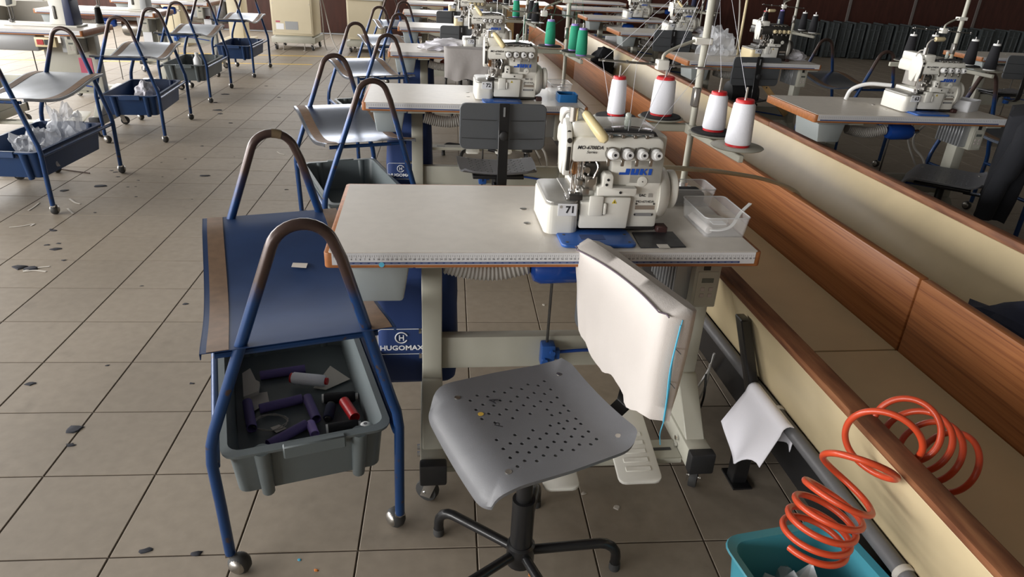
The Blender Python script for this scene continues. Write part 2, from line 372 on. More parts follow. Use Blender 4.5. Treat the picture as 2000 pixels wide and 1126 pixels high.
# ================================================================ trough
TR = thing('conveyor_trough', 'long double trough with cream boards, orange wood divider and brown wood rims', 'trough', (2.17, -1.55, 0), R(2.1))
Y0, Y1 = -2.4, 8.0
def seg(y0, y1, step, off):
    ys = [y0]; y = off
    while y <= y0: y += step
    while y < y1-.2: ys.append(y); y += step
    return list(zip(ys, ys[1:]+[y1]))
for s in (-1, 1):
    for (a, b) in seg(Y0, Y1, 2.44, .11):
        o = MB().prism([(s*.487, .345), (s*.445, .345), (s*.53, .572), (s*.572, .572)], a+.0015, b-.0015, 'y', r=.002, seg=1).build('side_board', M['ceram'], TR)
        if s < 0 and a < 1: pass
    cuts = [(-2.4, -.48), (-.478, 2.2), (2.202, 5.1), (5.102, 8.0)]
    for (a, b) in cuts:
        z = .001 if a != -.478 else .005
        MB().prism([(s*.528, .5725), (s*.5745, .5725), (s*.581, .592+z), (s*.534, .594+z)], a, b, 'y', r=.004, seg=2).build('edge_strip', M['strip'], TR)
for (a, b) in seg(Y0, Y1, 1.22, .11):
    for s in (-1, 1): MB().box(min(s*.018, s*.45), max(s*.018, s*.45), a+.0035, b-.0035, .352, .37, r=.001, seg=1).build('bottom_panel', M['ceram'], TR)
for (a, b) in seg(Y0, Y1, 2.44, .11): MB().box(-.016, .016, a+.003, b-.003, .352, .602, r=.005).build('divider_board', M['wood'], TR)

for x in (-.462, 0, .462): MB().box(x-.022, x+.022, Y0, Y1, .20 if x else .28, .338).build('support_beam', M['black'], TR)
MB().box(-.44, .44, Y0+.01, Y1-.01, .339, .351).build('dark_seam_sheet', M['blackp'], TR)  # added black sheet, keeps the lit floor out of the bottom seams
MB().box(-.004, .004, Y0+.01, Y1-.01, .355, .592).build('dark_seam_strip', M['blackp'], TR)  # added black strip that makes the gaps between divider boards look dark
for y in (0, 2.5, 5.0, 7.6, -2.2):
    m = MB()
    for s in (-1, 1):
        m.box(s*.492-.022, s*.492+.022, y-.022, y+.022, 0, .30, r=.003, seg=1)
        m.prism([(s*.487+s*.002, .30), (s*.487+s*.03, .30), (s*.595, .548), (s*.568, .548)], y-.021, y+.021, 'y', r=.003, seg=1)
        m.box(s*.492-.028, s*.492+.028, y-.045, y+.045, 0, .006)
    m.box(-.43, .43, y-.02, y+.02, .24, .28)
    m.build('stand', M['black'], TR)
# ================================================================ sewing table
def caster(m, mw, x, y, a=0.0, h=.085):
    # steel fork + wheel, base at z=0 ; returns pieces added to m (metal) and mw (wheel)
    d = Vector((math.cos(a), math.sin(a), 0)); s = Vector((-math.sin(a), math.cos(a), 0)); c = Vector((x, y, 0))+d*.018
    r = h*.38
    mw.lathe([(r*.55, -.012), (r*.95, -.011), (r, -.006), (r, .006), (r*.95, .011), (r*.55, .012)], c+Vector((0, 0, r)), s, 18)
    for k in (-1, 1):
        p = c+s*k*.016
        m.add([p+d*-.016+Vector((0, 0, r*.6)), p+d*.014+Vector((0, 0, r*.6)), p+d*-.004+Vector((0, 0, h*.86)), p+d*-.036+Vector((0, 0, h*.86))]+[p+s*k*.002+d*q+Vector((0, 0, z)) for q, z in ((-.016, r*.6), (.014, r*.6), (-.004, h*.86), (-.036, h*.86))],
              [(0, 1, 2, 3), (7, 6, 5, 4), (0, 4, 5, 1), (1, 5, 6, 2), (2, 6, 7, 3), (3, 7, 4, 0)])
    m.lathe([(.021, h*.84), (.021, h*.9), (.012, h*.93), (.008, h)], (x, y, 0), (0, 0, 1), 16)
    m.cyl(c+s*-.02+Vector((0, 0, r)), c+s*.02+Vector((0, 0, r)), .005, n=8)
TOP = .757
def ruler_marks(parent, W):
    m = MB(); yf = -.0013
    def rect(x0, x1, z0, z1): m.add([(x0, yf, z0), (x1, yf, z0), (x1, yf, z1), (x0, yf, z1)], [(0, 1, 2, 3)])
    for k in range(0, 199):
        x = .022+k*.005; z = .7505; rect(x-.0003, x+.0003, z-(.006 if k % 2 == 0 else .0035), z)
    o = m.build('ruler_ticks', M['inkg'], parent)
    me = None; bm2 = bmesh.new()
    for k in range(1, 100):
        t = text_mesh(str(k), .0062)
        t.transform(Matrix.Translation((.022+k*.01-.0015, yf, .7405)) @ Matrix.Rotation(R(90), 4, 'X')); bm2.from_mesh(t); bpy.data.meshes.remove(t)
    me = bpy.data.meshes.new('ruler_numbers'); bm2.to_mesh(me); bm2.free(); me.materials.append(M['inkg'])
    o = bpy.data.objects.new('ruler_numbers', me); C.objects.link(o); o.parent = parent
    MB().box(.030, .975, -.0014, -.001, .7285, .7338).build('ruler_band', M['navy'], parent)
    m = MB()
    for k in range(56): m.box(.034+k*.0168, .034+k*.0168+.012, -.0017, -.0015, .7302+(.0003 if k % 2 else 0), .7322)
    m.build('ruler_band_print', mat('band_print', (.20, .22, .33), .5), parent)
def make_table(label, first=True):
    t = thing('sewing_table', label, 'table'); W, D = 1.03, .515
    MB().prism(rrect(0, W, 0, D, .012, 3), .7185, TOP-.0012, 'z', r=.003, seg=2).build('edge_band', M['edge'], t)
    MB().prism(rrect(.011, W-.011, .0015, D-.011, .006, 3), .722, TOP, 'z').build('tabletop', M['lam'], t)
    rs = MB().box(.018, 1.012, -.001, .0005, .727, .7555).build('ruler_strip', M['rule'], t)
    if first: ruler_marks(rs, W)
    else:
        m = MB()
        for k in range(100): m.box(.022+k*.0099-.0009, .022+k*.0099+.0009, -.0016, -.001, .7400, .7490)
        m.build('ruler_ticks', mat('ruler_grey', (.42, .42, .45), .5), rs); MB().box(.030, .975, -.0016, -.001, .7280, .7335).build('ruler_band', M['navy'], rs)
    for i, u in enumerate((.241, .985)):
        lg = MB().box(u-.027, u+.027, .20, .275, .13, .712, r=.004).build('leg', M['frame'], t)
        MB().box(u-.034, u+.034, .005, .5, .088, .15, r=.005).build('foot', M['frame'], t)
        MB().prism([(.06, .15), (.40, .15), (.285, .29), (.19, .29)], u-.0285, u+.0285, 'x', r=.003, seg=1).build('gusset', M['frame'], t)
        for (a, b) in ((-.012, .022), (.485, .515)): MB().box(u-.036, u+.036, a, b, .086, .153, r=.006).build('end_cap', M['blackp'], t)
        MB().box(u-.04, u+.04, .03, .46, .704, .7185, r=.002, seg=1).build('top_bracket', M['frame'], t)
        for (y, a) in ((.03, R(150 if i == 0 else 60)), (.47, R(20))):
            m = MB(); mw = MB(); caster(m, mw, u, y, a, .086); ca = m.build('caster', M['chrome'], t); mw.build('wheel', M['rubber'], ca)
        m = MB()
        for (y, z) in ((.10, .13), (.10, .105), (.24, .34), (.24, .42)): m.cyl((u-.0355 if y < .2 else u-.0285, y, z), (u-.043 if y < .2 else u-.036, y, z), .008, n=6)
        m.build('bolt', M['chrome'], t)
    MB().box(.268, .958, .225, .262, .305, .405, r=.003).build('cross_beam', M['frame'], t)
    MB().box(.275, .951, .05, .135, .078, .098, r=.002, seg=1).build('foot_bar', M['frame'], t)
    m = MB()
    for x in (.36, .90): m.box(x-.03, x+.03, .085, .097, .0983, .099)
    m.build('slot', M['blackp'], t)
    # pedals
    pm = Matrix.Translation((.81, .10, .105)) @ Matrix.Rotation(R(14), 4, 'X')
    pd = MB().prism(rrect(-.062, .062, -.13, .14, .02, 3), 0, .012, 'z', r=.003, mtx=pm).build('pedal', M['cream'], t)
    m = MB()
    for k in range(5): m.box(-.036, .036, -.095+k*.03, -.08+k*.03, .012, .0145, r=.001, seg=1, mtx=pm)
    m.build('pedal_ridge', M['cream'], pd)
    pm = Matrix.Translation((.585, .045, .09)) @ Matrix.Rotation(R(8), 4, 'X')
    MB().prism(rrect(-.05, .05, -.09, .07, .02, 3), 0, .012, 'z', r=.003, mtx=pm).build('pedal', M['cream'], t)
    # treadle rod with blue clamp
    MB().cyl((.563, .215, .13), (.563, .205, .715), .004, n=8).build('treadle_rod', M['darksteel'], t)
    m = MB(); m.box(.545, .585, .185, .224, .325, .395, r=.006); m.box(.585, .60, .195, .215, .345, .375, r=.003); m.cyl((.555, .186, .35), (.555, .176, .35), .008, n=8); m.cyl((.575, .186, .375), (.575, .176, .375), .008, n=8)
    m.build('clamp', M['baseblue'], t)
    MB().tube(smooth_path([(.60, .205, .365), (.68, .20, .372), (.78, .21, .36), (.93, .20, .34)], 5), .005, 8).build('air_line', M['tankblue'], t)
    # tray under the left end
    d = MB(); d.prism([(.06, .617), (.172, .617), (.188, .708), (.046, .708)], .03, .26, 'y', r=.008, seg=2)
    dr = d.build('drawer', M['drawer'], t)
    MB().box(.036, .198, .022, .27, .7075, .7165, r=.003).build('drawer_rim', M['drawer'], dr)
    # control box with fins
    cb = MB().box(.885, .952, .035, .255, .590, .717, r=.004).build('control_box', M['frame'], t)
    m = MB()
    for k in range(9): m.box(.845, .886, .060+k*.021, .069+k*.021, .600, .715, r=.002, seg=1)
    m.build('cooling_fins', M['fin'], cb)
    MB().box(.893, .945, .0335, .0352, .598, .690, r=.0007, seg=1).build('keypad', M['frame'], cb)
    MB().box(.905, .935, .0325, .0336, .660, .672).build('display', M['screen'], cb)
    m = MB()
    for x in (.905, .926):
        for z in (.642, .625): m.box(x, x+.011, .0322, .0337, z-.005, z+.005, r=.001, seg=1)
    m.build('button', mat('button_pink', (.48, .42, .40), .5), cb)
    MB().box(.905, .922, .0325, .036, .694, .713).build('switch', M['blackp'], cb)
    # suction hose and tank
    P = smooth_path([(.275, .15, .664), (.34, .15, .648), (.41, .15, .645), (.485, .15, .662)], 14); m = MB()
    m.tube(P, [.024+(.004 if i % 2 else 0) for i in range(len(P))], 14); m.build('suction_hose', M['cableg'], t)
    MB().lathe([(.012, -.072), (.032, -.065), (.040, -.048), (.040, .048), (.032, .065), (.012, .072)], (.563, .145, .652), (1, .05, 0), 24).build('air_tank', M['tankblue'], t)
    MB().cyl((.632, .149, .652), (.672, .15, .655), .010, n=10).build('valve', M['chrome'], t)
    m = MB()
    for (P, r) in (([(.86, .30, .70), (.80, .33, .60), (.84, .36, .52), (.90, .33, .45), (.93, .30, .30)], .006), ([(.83, .32, .70), (.77, .34, .64), (.80, .37, .55), (.88, .36, .42)], .005)): m.tube(smooth_path(P, 6), r, 8)
    m.build('cable', M['cableg'], t)
    # steel table glides
    m = MB()
    for (x, y) in ((.487, .30), (.483, .19)): m.lathe([(.0095, 0), (.0095, .001), (.006, .0016)], (x, y, TOP), (0, 0, 1), 16)
    m.build('button_rivet', M['steel'], t)
    return t

# ================================================================ overlock machine (origin: table point u=.54 v=.10 on the top)
def make_overlock(label, num, dark=False, yellow=False, logo=True, lamp=0):
    t = thing('overlock_machine', label, 'sewing machine'); cr = M['cream']; dk = M['darksteel'] if dark else cr
    cv = M['cream2'] if yellow else cr
    bp = MB().prism(rrect(.003, .185, -.077, .03, .015, 4), 0, .009, 'z', r=.003).build('base_plate', M['baseblue'], t)
    MB().box(.055, .115, -.045, -.012, .0088, .0096, r=.0003, seg=1).build('slot', mat('base_blue_dark', (.012, .045, .18), .5), bp)
    m = MB()
    for (x, y) in ((.018, -.06), (.17, -.06), (.17, -.01), (.018, -.012)): m.lathe([(.004, .009), (.004, .0096)], (x, y, 0), (0, 0, 1), 10)
    m.build('screw', M['darksteel'], bp)
    MB().box(.045, .262, .035, .24, .003, .02, r=.003, seg=1).build('oil_pan', M['darksteel'], t)
    # cloth cover at left
    c = MB(); c.prism(rrect(-.028, .056, 0, .195, .022, 5), .004, .079, 'z', r=.004); cvo = c.build('side_cover', cv, t)
    MB().prism(rrect(-.026, .054, .002, .193, .021, 5), .078, .0885, 'z', r=.004).build('cover_plate', M['plate'], t)
    MB().prism([(.030, .05), (.075, .05), (.09, .12), (.06, .19), (.03, .19)], .084, .0905, 'z', r=.001, seg=1).build('throat_plate', M['steel'], t)
    # number card
    if num:
      tg = MB().box(.001, .047, -.0045, -.003, .054, .0845, r=.0004, seg=1).build('number_card', M['white'], t)
      text(num, .0235, M['ink'], tg, (.031, -.0049, .0695), name='number', bold=.0008, xscale=1.0)
      MB().cyl((.008, -.003, .077), (.008, -.0052, .077), .0035, n=14).build('eyelet', M['cableg'], tg)
    # body
    b = MB(); b.box(.058, .256, .06, .225, .018, .105, r=.006); b.box(.168, .258, .022, .225, .015, .20, r=.008); b.box(.128, .258, .022, .225, .122, .245, r=.008)
    body = b.build('body', dk if dark else cr, t)
    MB().prism([(.058, .018), (.178, .018), (.182, .098), (.10, .098), (.10, .086), (.058, .086)], .006, .055, 'y', r=.004).build('front_cover', cr, t)
    MB().box(.077, .112, -.002, .008, .052, .103, r=.004).build('looper_door', cr, t)
    MB().box(.113, .121, -.001, .008, .056, .085, r=.002, seg=1).build('door_hinge', cr, t)
    MB().box(.052, .08, .012, .05, .035, .062, r=.004).build('looper_guard', M['blackp'], t)
    MB().prism([(.094, .104), (.185, .104), (.190, .110), (.190, .123), (.130, .124), (.130, .150), (.126, .158), (.110, .158), (.105, .150), (.105, .128), (.094, .124)], -.002, .03, 'y', r=.002, seg=2).build('guide_bracket', cr, t)
    m = MB()
    for (x, z) in ((.117, .144), (.150, .113), (.114, .132)): m.cyl((x, -.001, z), (x, -.0035, z), .0033, n=10)
    m.build('screw', M['blackp'], t)
    # arm
    MB().prism([(.024, .192), (.03, .185), (.228, .190), (.243, .200), (.243, .232), (.232, .245), (.046, .245), (.03, .238), (.024, .225)], -.002, .20, 'y', r=.006).build('arm', dk if dark else cr, t)
    MB().box(.024, .082, .012, .19, .238, .276, r=.007).build('head_top', cr, t)
    MB().prism([(.088, .243), (.232, .243), (.222, .256), (.160, .262), (.096, .256)], .012, .055, 'y', r=.003).build('top_window', mat('smoked_plastic', (.035, .035, .038), .12, coat=.5), t)
    MB().box(.086, .236, .05, .2, .24, .252, r=.006).build('arm_lid', dk if dark else cr, t)
    MB().cyl((.10, .004, .2515), (.215, .004, .2505), .0035, n=8).build('thread_guide', M['chrome'], t)
    for k in range(4):
        x = .113+k*.0285; MB().box(x-.004, x+.004, -.004, .012, .243, .251, r=.001, seg=1).build('guide_clip', M['steel'], t)
    g1 = MB().lathe([(.008, 0), (.008, .012), (.006, .014), (.007, .016), (.007, .026), (.004, .030)], (.163, .05, .262), (0, 0, 1), 14).build('oil_gauge', mat('gauge_clear', (.55, .60, .55), .15, alpha=.7), t)
    # face plate with slots
    fp = MB().prism([(.018, .268), (.04, .280), (.085, .262), (.09, .20), (.07, .15), (.045, .145), (.022, .195)], .008, .023, 'x', r=.003).build('face_plate', cr, t)
    fp2 = MB().prism([(-.002, .190), (-.002, .235), (.018, .268), (.026, .268), (.026, .150), (.01, .150)], .0085, .0235, 'x', r=.002).build('face_edge', cr, t)
    m = MB(); m.box(.0115, .0205, -.0035, .004, .165, .222, r=.002); m.cyl((.016, -.001, .236), (.016, -.004, .236), .006, n=12); m.cyl((.016, .012, .252), (.016, .009, .252), .005, n=12)
    m.build('lever_slot', M['darksteel'], t)
    # needle area
    m = MB(); m.box(.05, .165, .05, .06, .105, .186); m.box(.045, .06, .06, .16, .12, .19)
    m.build('throat_wall', M['steel'] if not dark else M['darksteel'], t)
    MB().lathe([(.006, 0), (.010, .004), (.010, .026), (.007, .030)], (.034, .02, .150), (0, 0, 1), 14).build('needle_clamp', M['copper'], t)
    m = MB()
    for (x, y, z0, z1, r) in ((.034, .02, .105, .152, .0032), (.044, .022, .115, .186, .004), (.052, .03, .108, .186, .003), (.061, .03, .13, .186, .0045), (.074, .025, .125, .186, .0025), (.030, .03, .17, .20, .004)): m.cyl((x, y, z0), (x, y, z1), r, n=10)
    m.tube(smooth_path([(.086, .02, .186), (.093, .014, .17), (.086, .012, .15), (.084, .012, .135)], 4), .0025, 8)
    m.tube(smooth_path([(.030, .012, .186), (.026, .004, .165), (.033, .004, .14), (.04, .006, .112)], 4), .0018, 8)
    m.box(.022, .05, .005, .045, .0905, .096, r=.001, seg=1); m.box(.028, .042, .01, .035, .096, .112, r=.002, seg=1)
    m.build('needle_bar', M['chrome'], t)
    m = MB(); m.box(.064, .094, .012, .05, .112, .148, r=.003); m.cyl((.079, .012, .135), (.079, .004, .135), .009, n=14); m.box(.058, .075, .004, .03, .104, .12, r=.002); m.cyl((.066, .004, .165), (.066, .05, .165), .007, n=12); m.box(.045, .058, .008, .04, .125, .14, r=.002)
    m.build('presser_assembly', M['steel'], t)
    MB().box(.026, .06, 0, .03, .091, .104, r=.003).build('presser_foot', M['darksteel'], t); MB().box(.066, .10, .02, .05, .155, .178, r=.003).build('presser_lever', M['darksteel'], t)
    # tension dials
    for k in range(4):
        x = .117+k*.0345; c0 = Vector((x, -.002, .208)); a = Vector((.08, -1, .10)).normalized()
        kb = MB().lathe([(.0125, .008), (.0135, .010), (.0135, .016), (.011, .019), (.011, .026), (.009, .029), (.004, .029)], c0, a, 20).build('tension_dial', M['whitep'] if not yellow else M['cream2'], t)
        MB().cyl(c0+a*.0288, c0+a*.0298, .0035, n=10).build('dial_screw', M['ink'], kb)
        m = MB(); m.lathe([(.0155, .001), (.0155, .0028)], c0, a, 20); m.lathe([(.0155, .005), (.0155, .0068)], c0, a, 20); m.tube([c0+a*.004+Vector((-.012, 0, .008)), c0+a*.004+Vector((-.014, -.004, .014))], .002, 6)
        m.box(x-.010, x-.002, -.006, -.002, .178, .196, r=.001, seg=1); m.build('tension_disc', M['steel'], kb)
    # handwheel end
    MB().lathe([(.074, 0), (.072, .012), (.062, .028), (.050, .034), (.03, .036)], (.256, .088, .088), (1, 0, 0), 32).build('belt_guard', cr, t)
    MB().lathe([(.03, 0), (.046, .002), (.049, .006), (.049, .018), (.043, .022), (.02, .023)], (.291, .088, .095), (1, 0, 0), 32).build('handwheel', dk if dark else cr, t)
    MB().lathe([(.035, 0), (.035, .06), (.030, .068)], (.225, .28, .10), (1, 0, 0), 24).build('motor', M['blackp'], t)
    MB().box(.262, .29, .02, .05, .0, .018, r=.003, seg=1).build('mount_foot', mat('maroon_rubber', (.05, .02, .018), .6), t)
    # round inspection cap
    MB().lathe([(.0125, 0), (.0125, .0015), (.011, .002)], (.208, .022, .134), (0, -1, 0), 24).build('cap', cr, t)
    m = MB(); m.cyl((.208, .0195, .134), (.208, .0188, .134), .0014, n=8); m.build('cap_screw', M['ink'], t)
    # writing
    if logo:
        m = MB(); X, Z, yy = .1475, .1505, .0206
        for poly in ([(0, 0), (.0255, 0), (.0255, .0150), (.0150, .0150), (.0150, .0058), (0, .0058)], [(.0285, 0), (.0475, 0), (.0475, .0150), (.0395, .0150), (.0395, .0045), (.0365, .0045), (.0365, .0150), (.0285, .0150)],
                     [(.0505, 0), (.0585, 0), (.0585, .0150), (.0505, .0150)], [(.0590, .0068), (.0640, 0), (.0695, 0), (.0625, .0080), (.0690, .0150), (.0635, .0150)], [(.0720, 0), (.0800, 0), (.0800, .0150), (.0720, .0150)]):
            m.prism([(X+p[0]+p[1]*.12, Z+p[1]) for p in poly], yy-.0004, yy+.0004, 'y')
        m.build('brand_lettering', M['logo'], t)
        text('MO-6700DA', .0115, M['ink'], t, (.066, -.0031, .2205), name='model_lettering', shear=.25, bold=.0002, xscale=1.0)
        text('Series', .0095, M['ink'], t, (.070, -.0031, .210), name='model_lettering', shear=.25, xscale=1.1)
        text('MO-6714DA', .0085, M['ink'], t, (.221, .0206, .083), name='plate_lettering')
        text('EAC', .009, M['ink'], t, (.213, .0206, .099), name='mark_lettering', bold=.0002)
        MB().box(.228, .238, .0205, .0215, .0945, .104).build('mark_label', M['cableg'], t)
    pl = MB().box(.198, .247, .0198, .0218, .063, .0735, r=.0005, seg=1).build('name_plate', mat('plate_tan', (.36, .31, .26), .4, metal=.4), t)
    MB().box(.198, .244, .0198, .0218, .046, .054, r=.0005, seg=1).build('serial_plate', M['fin'], t)
    m = MB()
    for (x, z) in ((.2, .0775), (.245, .0775), (.199, .050), (.243, .050)): m.cyl((x, .0218, z), (x, .0195, z), .0022, n=8)
    m.build('rivet', M['blackp'], t)
    tw = MB().prism([(.134, .083), (.146, .083), (.140, .0935)], .0052, .0062, 'y').build('warning_sign', mat('warning_yellow', (.72, .55, .05), .5), t)
    MB().prism([(.1385, .085), (.1415, .085), (.140, .090)], .0048, .0053, 'y').build('warning_mark', M['ink'], tw)
    # lamp
    MB().cyl((.028, .03, .274), (.028, .03, .306), .011, n=16).build('lamp_base', M['chrome'], t)
    lm = [smooth_path([(.028, .035, .296), (.012, .05, .288), (.008, .06, .262)], 5), smooth_path([(.034, .03, .302), (.044, .026, .300), (.054, .022, .292)], 5)]
    if lamp == 1: lm[1] = smooth_path([(.028, .03, .304), (.030, .03, .325), (.044, .03, .342), (.06, .03, .346)], 5)
    m = MB()
    for P in lm: m.tube(P, .0035, 8)
    m.build('lamp_neck', M['cableg'], t)
    if lamp == 1: MB().tube([(.058, .03, .346), (.062, .03, .346), (.105, .03, .348), (.112, .03, .347)], [.006, .011, .011, .006], 14).build('lamp_shade', M['cream2'], t)
    else: MB().tube([(.049, .022, .296), (.055, .018, .291), (.078, -.012, .262), (.090, -.026, .247), (.094, -.031, .242)], [.007, .0105, .0125, .0125, .006], 16).build('lamp_shade', mat('lamp_cream', (.72, .60, .33), .3), t)
    return t

# ================================================================ thread stand (origin: pole base on the table)
ARM1, ARM2 = .19, .188
def make_stand(label):
    t = thing('thread_stand', label, 'thread stand')
    MB().lathe([(.03, 0), (.03, .006), (.014, .01), (.014, .022)], (0, 0, 0), (0, 0, 1), 20).build('foot', M['chrome'], t)
    m = MB(); m.cyl((0, 0, .004), (0, 0, .30), .0095, n=16); m.cyl((0, 0, .29), (0, 0, .62), .0105, n=16); po = m.build('pole', M['frame'], t)
    MB().box(-.012, .004, -.014, .014, .245, .30, r=.003, seg=1).build('pole_clip', M['steel'], po)
    a = MB(); a.prism([(-.33, -.007), (.02, -.014), (.02, .014), (-.33, .007)], ARM1-.022, ARM1, 'z', r=.002, seg=1, mtx=Matrix.Translation((0, .03, 0))); a.build('arm', M['frame'], t)
    a = MB(); a.prism([(-.012, .05), (.013, .05), (.026, -.31), (.012, -.31)], ARM2-.022, ARM2-.003, 'z', r=.002, seg=1); a.box(-.014, .014, -.02, .03, .165, .192, r=.003, seg=1); a.build('arm', M['frame'], t)
    for (x, y, big) in CONES:
        d = MB(); d.lathe([(.008, -.004), (.064, -.001), (.067, .0015), (.064, .003), (.012, .0025)], (x, y, ARM1+.006), (0, 0, 1), 32); dk = d.build('spool_plate', M['frame'], t)
        if big: MB().lathe([(.056, .0035), (.060, .005), (.058, .008), (.03, .009)], (x, y, ARM1+.006), (0, 0, 1), 32).build('foam_pad', mat('black_foam', (.02, .02, .022), .9), dk)
        m = MB(); m.cyl((x, y, ARM1-.012), (x, y, ARM1+.155), .003, n=8); m.cyl((x, y, ARM1-.014), (x, y, ARM1-.008), .006, n=6); m.build('spool_pin', M['chrome'], dk)
    # upper guide
    m = MB(); m.box(-.034, .016, -.016, .016, .415, .433, r=.002, seg=1); m.build('guide_clamp', M['cream'], t)
    MB().tube(smooth_path([(-.03, -.005, .426), (-.09, -.03, .408), (-.128, -.05, .392), (-.134, -.055, .375)], 5), .0045, 8).build('guide_arm', M['frame'], t)
    MB().box(-.15, -.118, -.07, -.04, .352, .378, r=.003).build('guide_block', M['cream'], t)
    MB().cyl((-.31, -.055, .372), (.035, -.055, .357), .0032, n=8).build('guide_rod', M['steel'], t)
    for k in range(6):
        x = -.30+k*.065; MB().cyl((x, -.055, .3725-(x+.31)*.0435), (x+.006, -.055, .3722-(x+.31)*.0435), .0045, n=8).build('guide_ring', M['chrome'], t)
    return t
CONES = [(-.217, .055, True), (-.073, .075, True), (.014, -.12, True), (.024, -.262, False)]
def make_cone(label, kind, h=.088, rb=.021, rt=.015, core='redcore', thr='whitec', group=None):
    t = thing('thread_cone', label, 'thread cone', group=group)
    MB().lathe([(rb*.92, 0), (rb*.92, .009), (.006, .009)], (0, 0, 0), (0, 0, 1), 24).build('core', M[core], t)
    MB().lathe([(rb*.95, .006), (rb, .010), ((rb+rt)/2+.0006, .003+h*.5), (rt, h-.004), (rt*.88, h)], (0, 0, 0), (0, 0, 1), 32).build('thread_wind', M[thr], t)
    MB().lathe([(rt*.86, h-.004), (rt*.86, h+.006), (rt*.78, h+.009), (.006, h+.0085)], (0, 0, 0), (0, 0, 1), 24).build('core_top', M[core], t)
    return t

# ================================================================ chair (origin: base centre, faces +x)
def make_chair(label, dz=0.0, hw=.19, dy=0.0):
    t = thing('work_chair', label, 'chair'); S = M['greyp']
    Zs = .462
    def srf(s, q):   # s: -1 back .. 1 front, q: -1..1 across
        x = s*.182; y = q*(.187-.012*max(0, -s))
        z = Zs+.010*q*q-.006*(1-q*q)
        if s > .55: k = (s-.55)/.45; z -= .036*k*k*k+.012*k*k
        if s < -.6: z += .020*((-s-.6)/.4)**2
        cx, cy = abs(s), abs(q); r = .30          # rounded outline
        if cx > 1-r and cy > 1-r:
            dx, dy = (cx-(1-r))/r, (cy-(1-r))/r; L = math.hypot(dx, dy); mx = max(dx, dy)
            if L > 1e-6: f = mx/L; x = math.copysign(((1-r)+dx*f*r)*.182, s); y = math.copysign(((1-r)+dy*f*r)*(.187-.012*max(0, -s)), q)
        return Vector((x, y, z))
    n = 34; m = MB(); holes = set()
    for i in range(n):
        for j in range(n):
            if 7 <= i <= 25 and i % 2 == 1 and ((5 <= j <= 14 and (j+(i//2) % 2*1) % 3 == 0) or (19 <= j <= 28 and (j+(i//2) % 2*1) % 3 == 1) or (i < 12 and 14 < j < 20 and j % 3 == 1)): holes.add((i, j))
    V = {}
    def vid(i, j):
        if (i, j) not in V: V[(i, j)] = len(m.v); m.v.append(tuple(srf(-1+2*i/n, -1+2*j/n)))
        return V[(i, j)]
    for i in range(n):
        for j in range(n):
            c4 = [vid(i, j), vid(i+1, j), vid(i+1, j+1), vid(i, j+1)]
            if (i, j) not in holes: m.f.append(tuple(c4)); continue
            cc = srf(-1+2*(i+.5)/n, -1+2*(j+.5)/n); b0 = len(m.v); rr = .0042
            for hz in (0, -.006):
                for k in range(8): a = R(225+45*k); m.v.append((cc.x+rr*math.cos(a), cc.y+rr*math.sin(a), cc.z+hz))
            for k in range(4):
                m.f.append((c4[k], c4[(k+1) % 4], b0+(2*k+2) % 8, b0+2*k+1)); m.f.append((c4[k], b0+2*k+1, b0+2*k))
            for k in range(8): m.f.append((b0+k, b0+(k+1) % 8, b0+8+(k+1) % 8, b0+8+k))
    # underside shell, flipped copy 8 mm lower without holes
    o0 = len(m.v)
    for i in range(n+1):
        for j in range(n+1): p = srf(-1+2*i/n, -1+2*j/n); m.v.append((p.x*.992, p.y*.992, p.z-.009))
    W = n+1
    for i in range(n):
        for j in range(n):
            if (i, j) not in holes: m.f.append((o0+i*W+j, o0+i*W+j+1, o0+(i+1)*W+j+1, o0+(i+1)*W+j))
    per = [(i, 0) for i in range(n)]+[(n, j) for j in range(n)]+[(i, n) for i in range(n, 0, -1)]+[(0, j) for j in range(n, 0, -1)]
    for k in range(len(per)):
        (a, b), (c, d) = per[k], per[(k+1) % len(per)]; m.f.append((vid(a, b), o0+a*W+b, o0+c*W+d, vid(c, d)))
    so = m.build('seat', S, t, 50)
    for (x, y) in ((.115, -.135), (.115, .135), (-.145, -.135), (-.145, .135)): MB().lathe([(.007, -.001), (.007, .0014), (.003, .002)], srf(x/.182, y/.187), (0, 0, 1), 12).build('screw', M['steel'], so)
    MB().box(-.13, .12, -.12, .12, Zs-.034, Zs-.017, r=.004).build('seat_plate', M['black'], t)
    m = MB(); m.cyl((0, 0, .055), (0, 0, .24), .027, n=20); m.cyl((0, 0, .22), (0, 0, .445), .019, n=20); m.lathe([(.03, .405), (.036, .425), (.036, .445)], (0, 0, 0), (0, 0, 1), 20); m.lathe([(.034, .045), (.034, .10), (.028, .105)], (0, 0, 0), (0, 0, 1), 20)
    m.build('column', M['black'], t)
    for k in range(5):
        a = R(72*k+16.6); d = Vector((math.cos(a), math.sin(a), 0)); P = [d*.02+Vector((0, 0, .078)), d*.10+Vector((0, 0, .083)), d*.195+Vector((0, 0, .088))]
        P += [d*(.195+.045*math.sin(R(q)))+Vector((0, 0, .088-.045*(1-math.cos(R(q))))) for q in (20, 45, 70, 90)]+[d*.2405+Vector((0, 0, .012))]
        lg = MB().tube(P, [.012]*2+[.0125]*(len(P)-2), 12).build('leg', M['black'], t)
        MB().lathe([(.0135, 0), (.0145, .004), (.0135, .022)], d*.2405, (0, 0, 1), 12).build('foot_cap', M['rubber'], lg)
    # back bar and panel
    bar = MB(); P = [(-.10, .40), (-.23, .40), (-.262, .425), (-.268, .47), (-.252, .80+dz)]; q = [(-.10, .407), (-.226, .407), (-.254, .43), (-.260, .47), (-.244, .80+dz)]
    bar.prism(P+q[::-1], dy*.5-.022, dy*.5+.022, 'y', r=.0015, seg=1); bo = bar.build('back_bar', M['black'], t)
    MB().box(-.259, -.2575, -.004, .004, .745+dz, .785+dz).build('slot', M['fin'], bo)
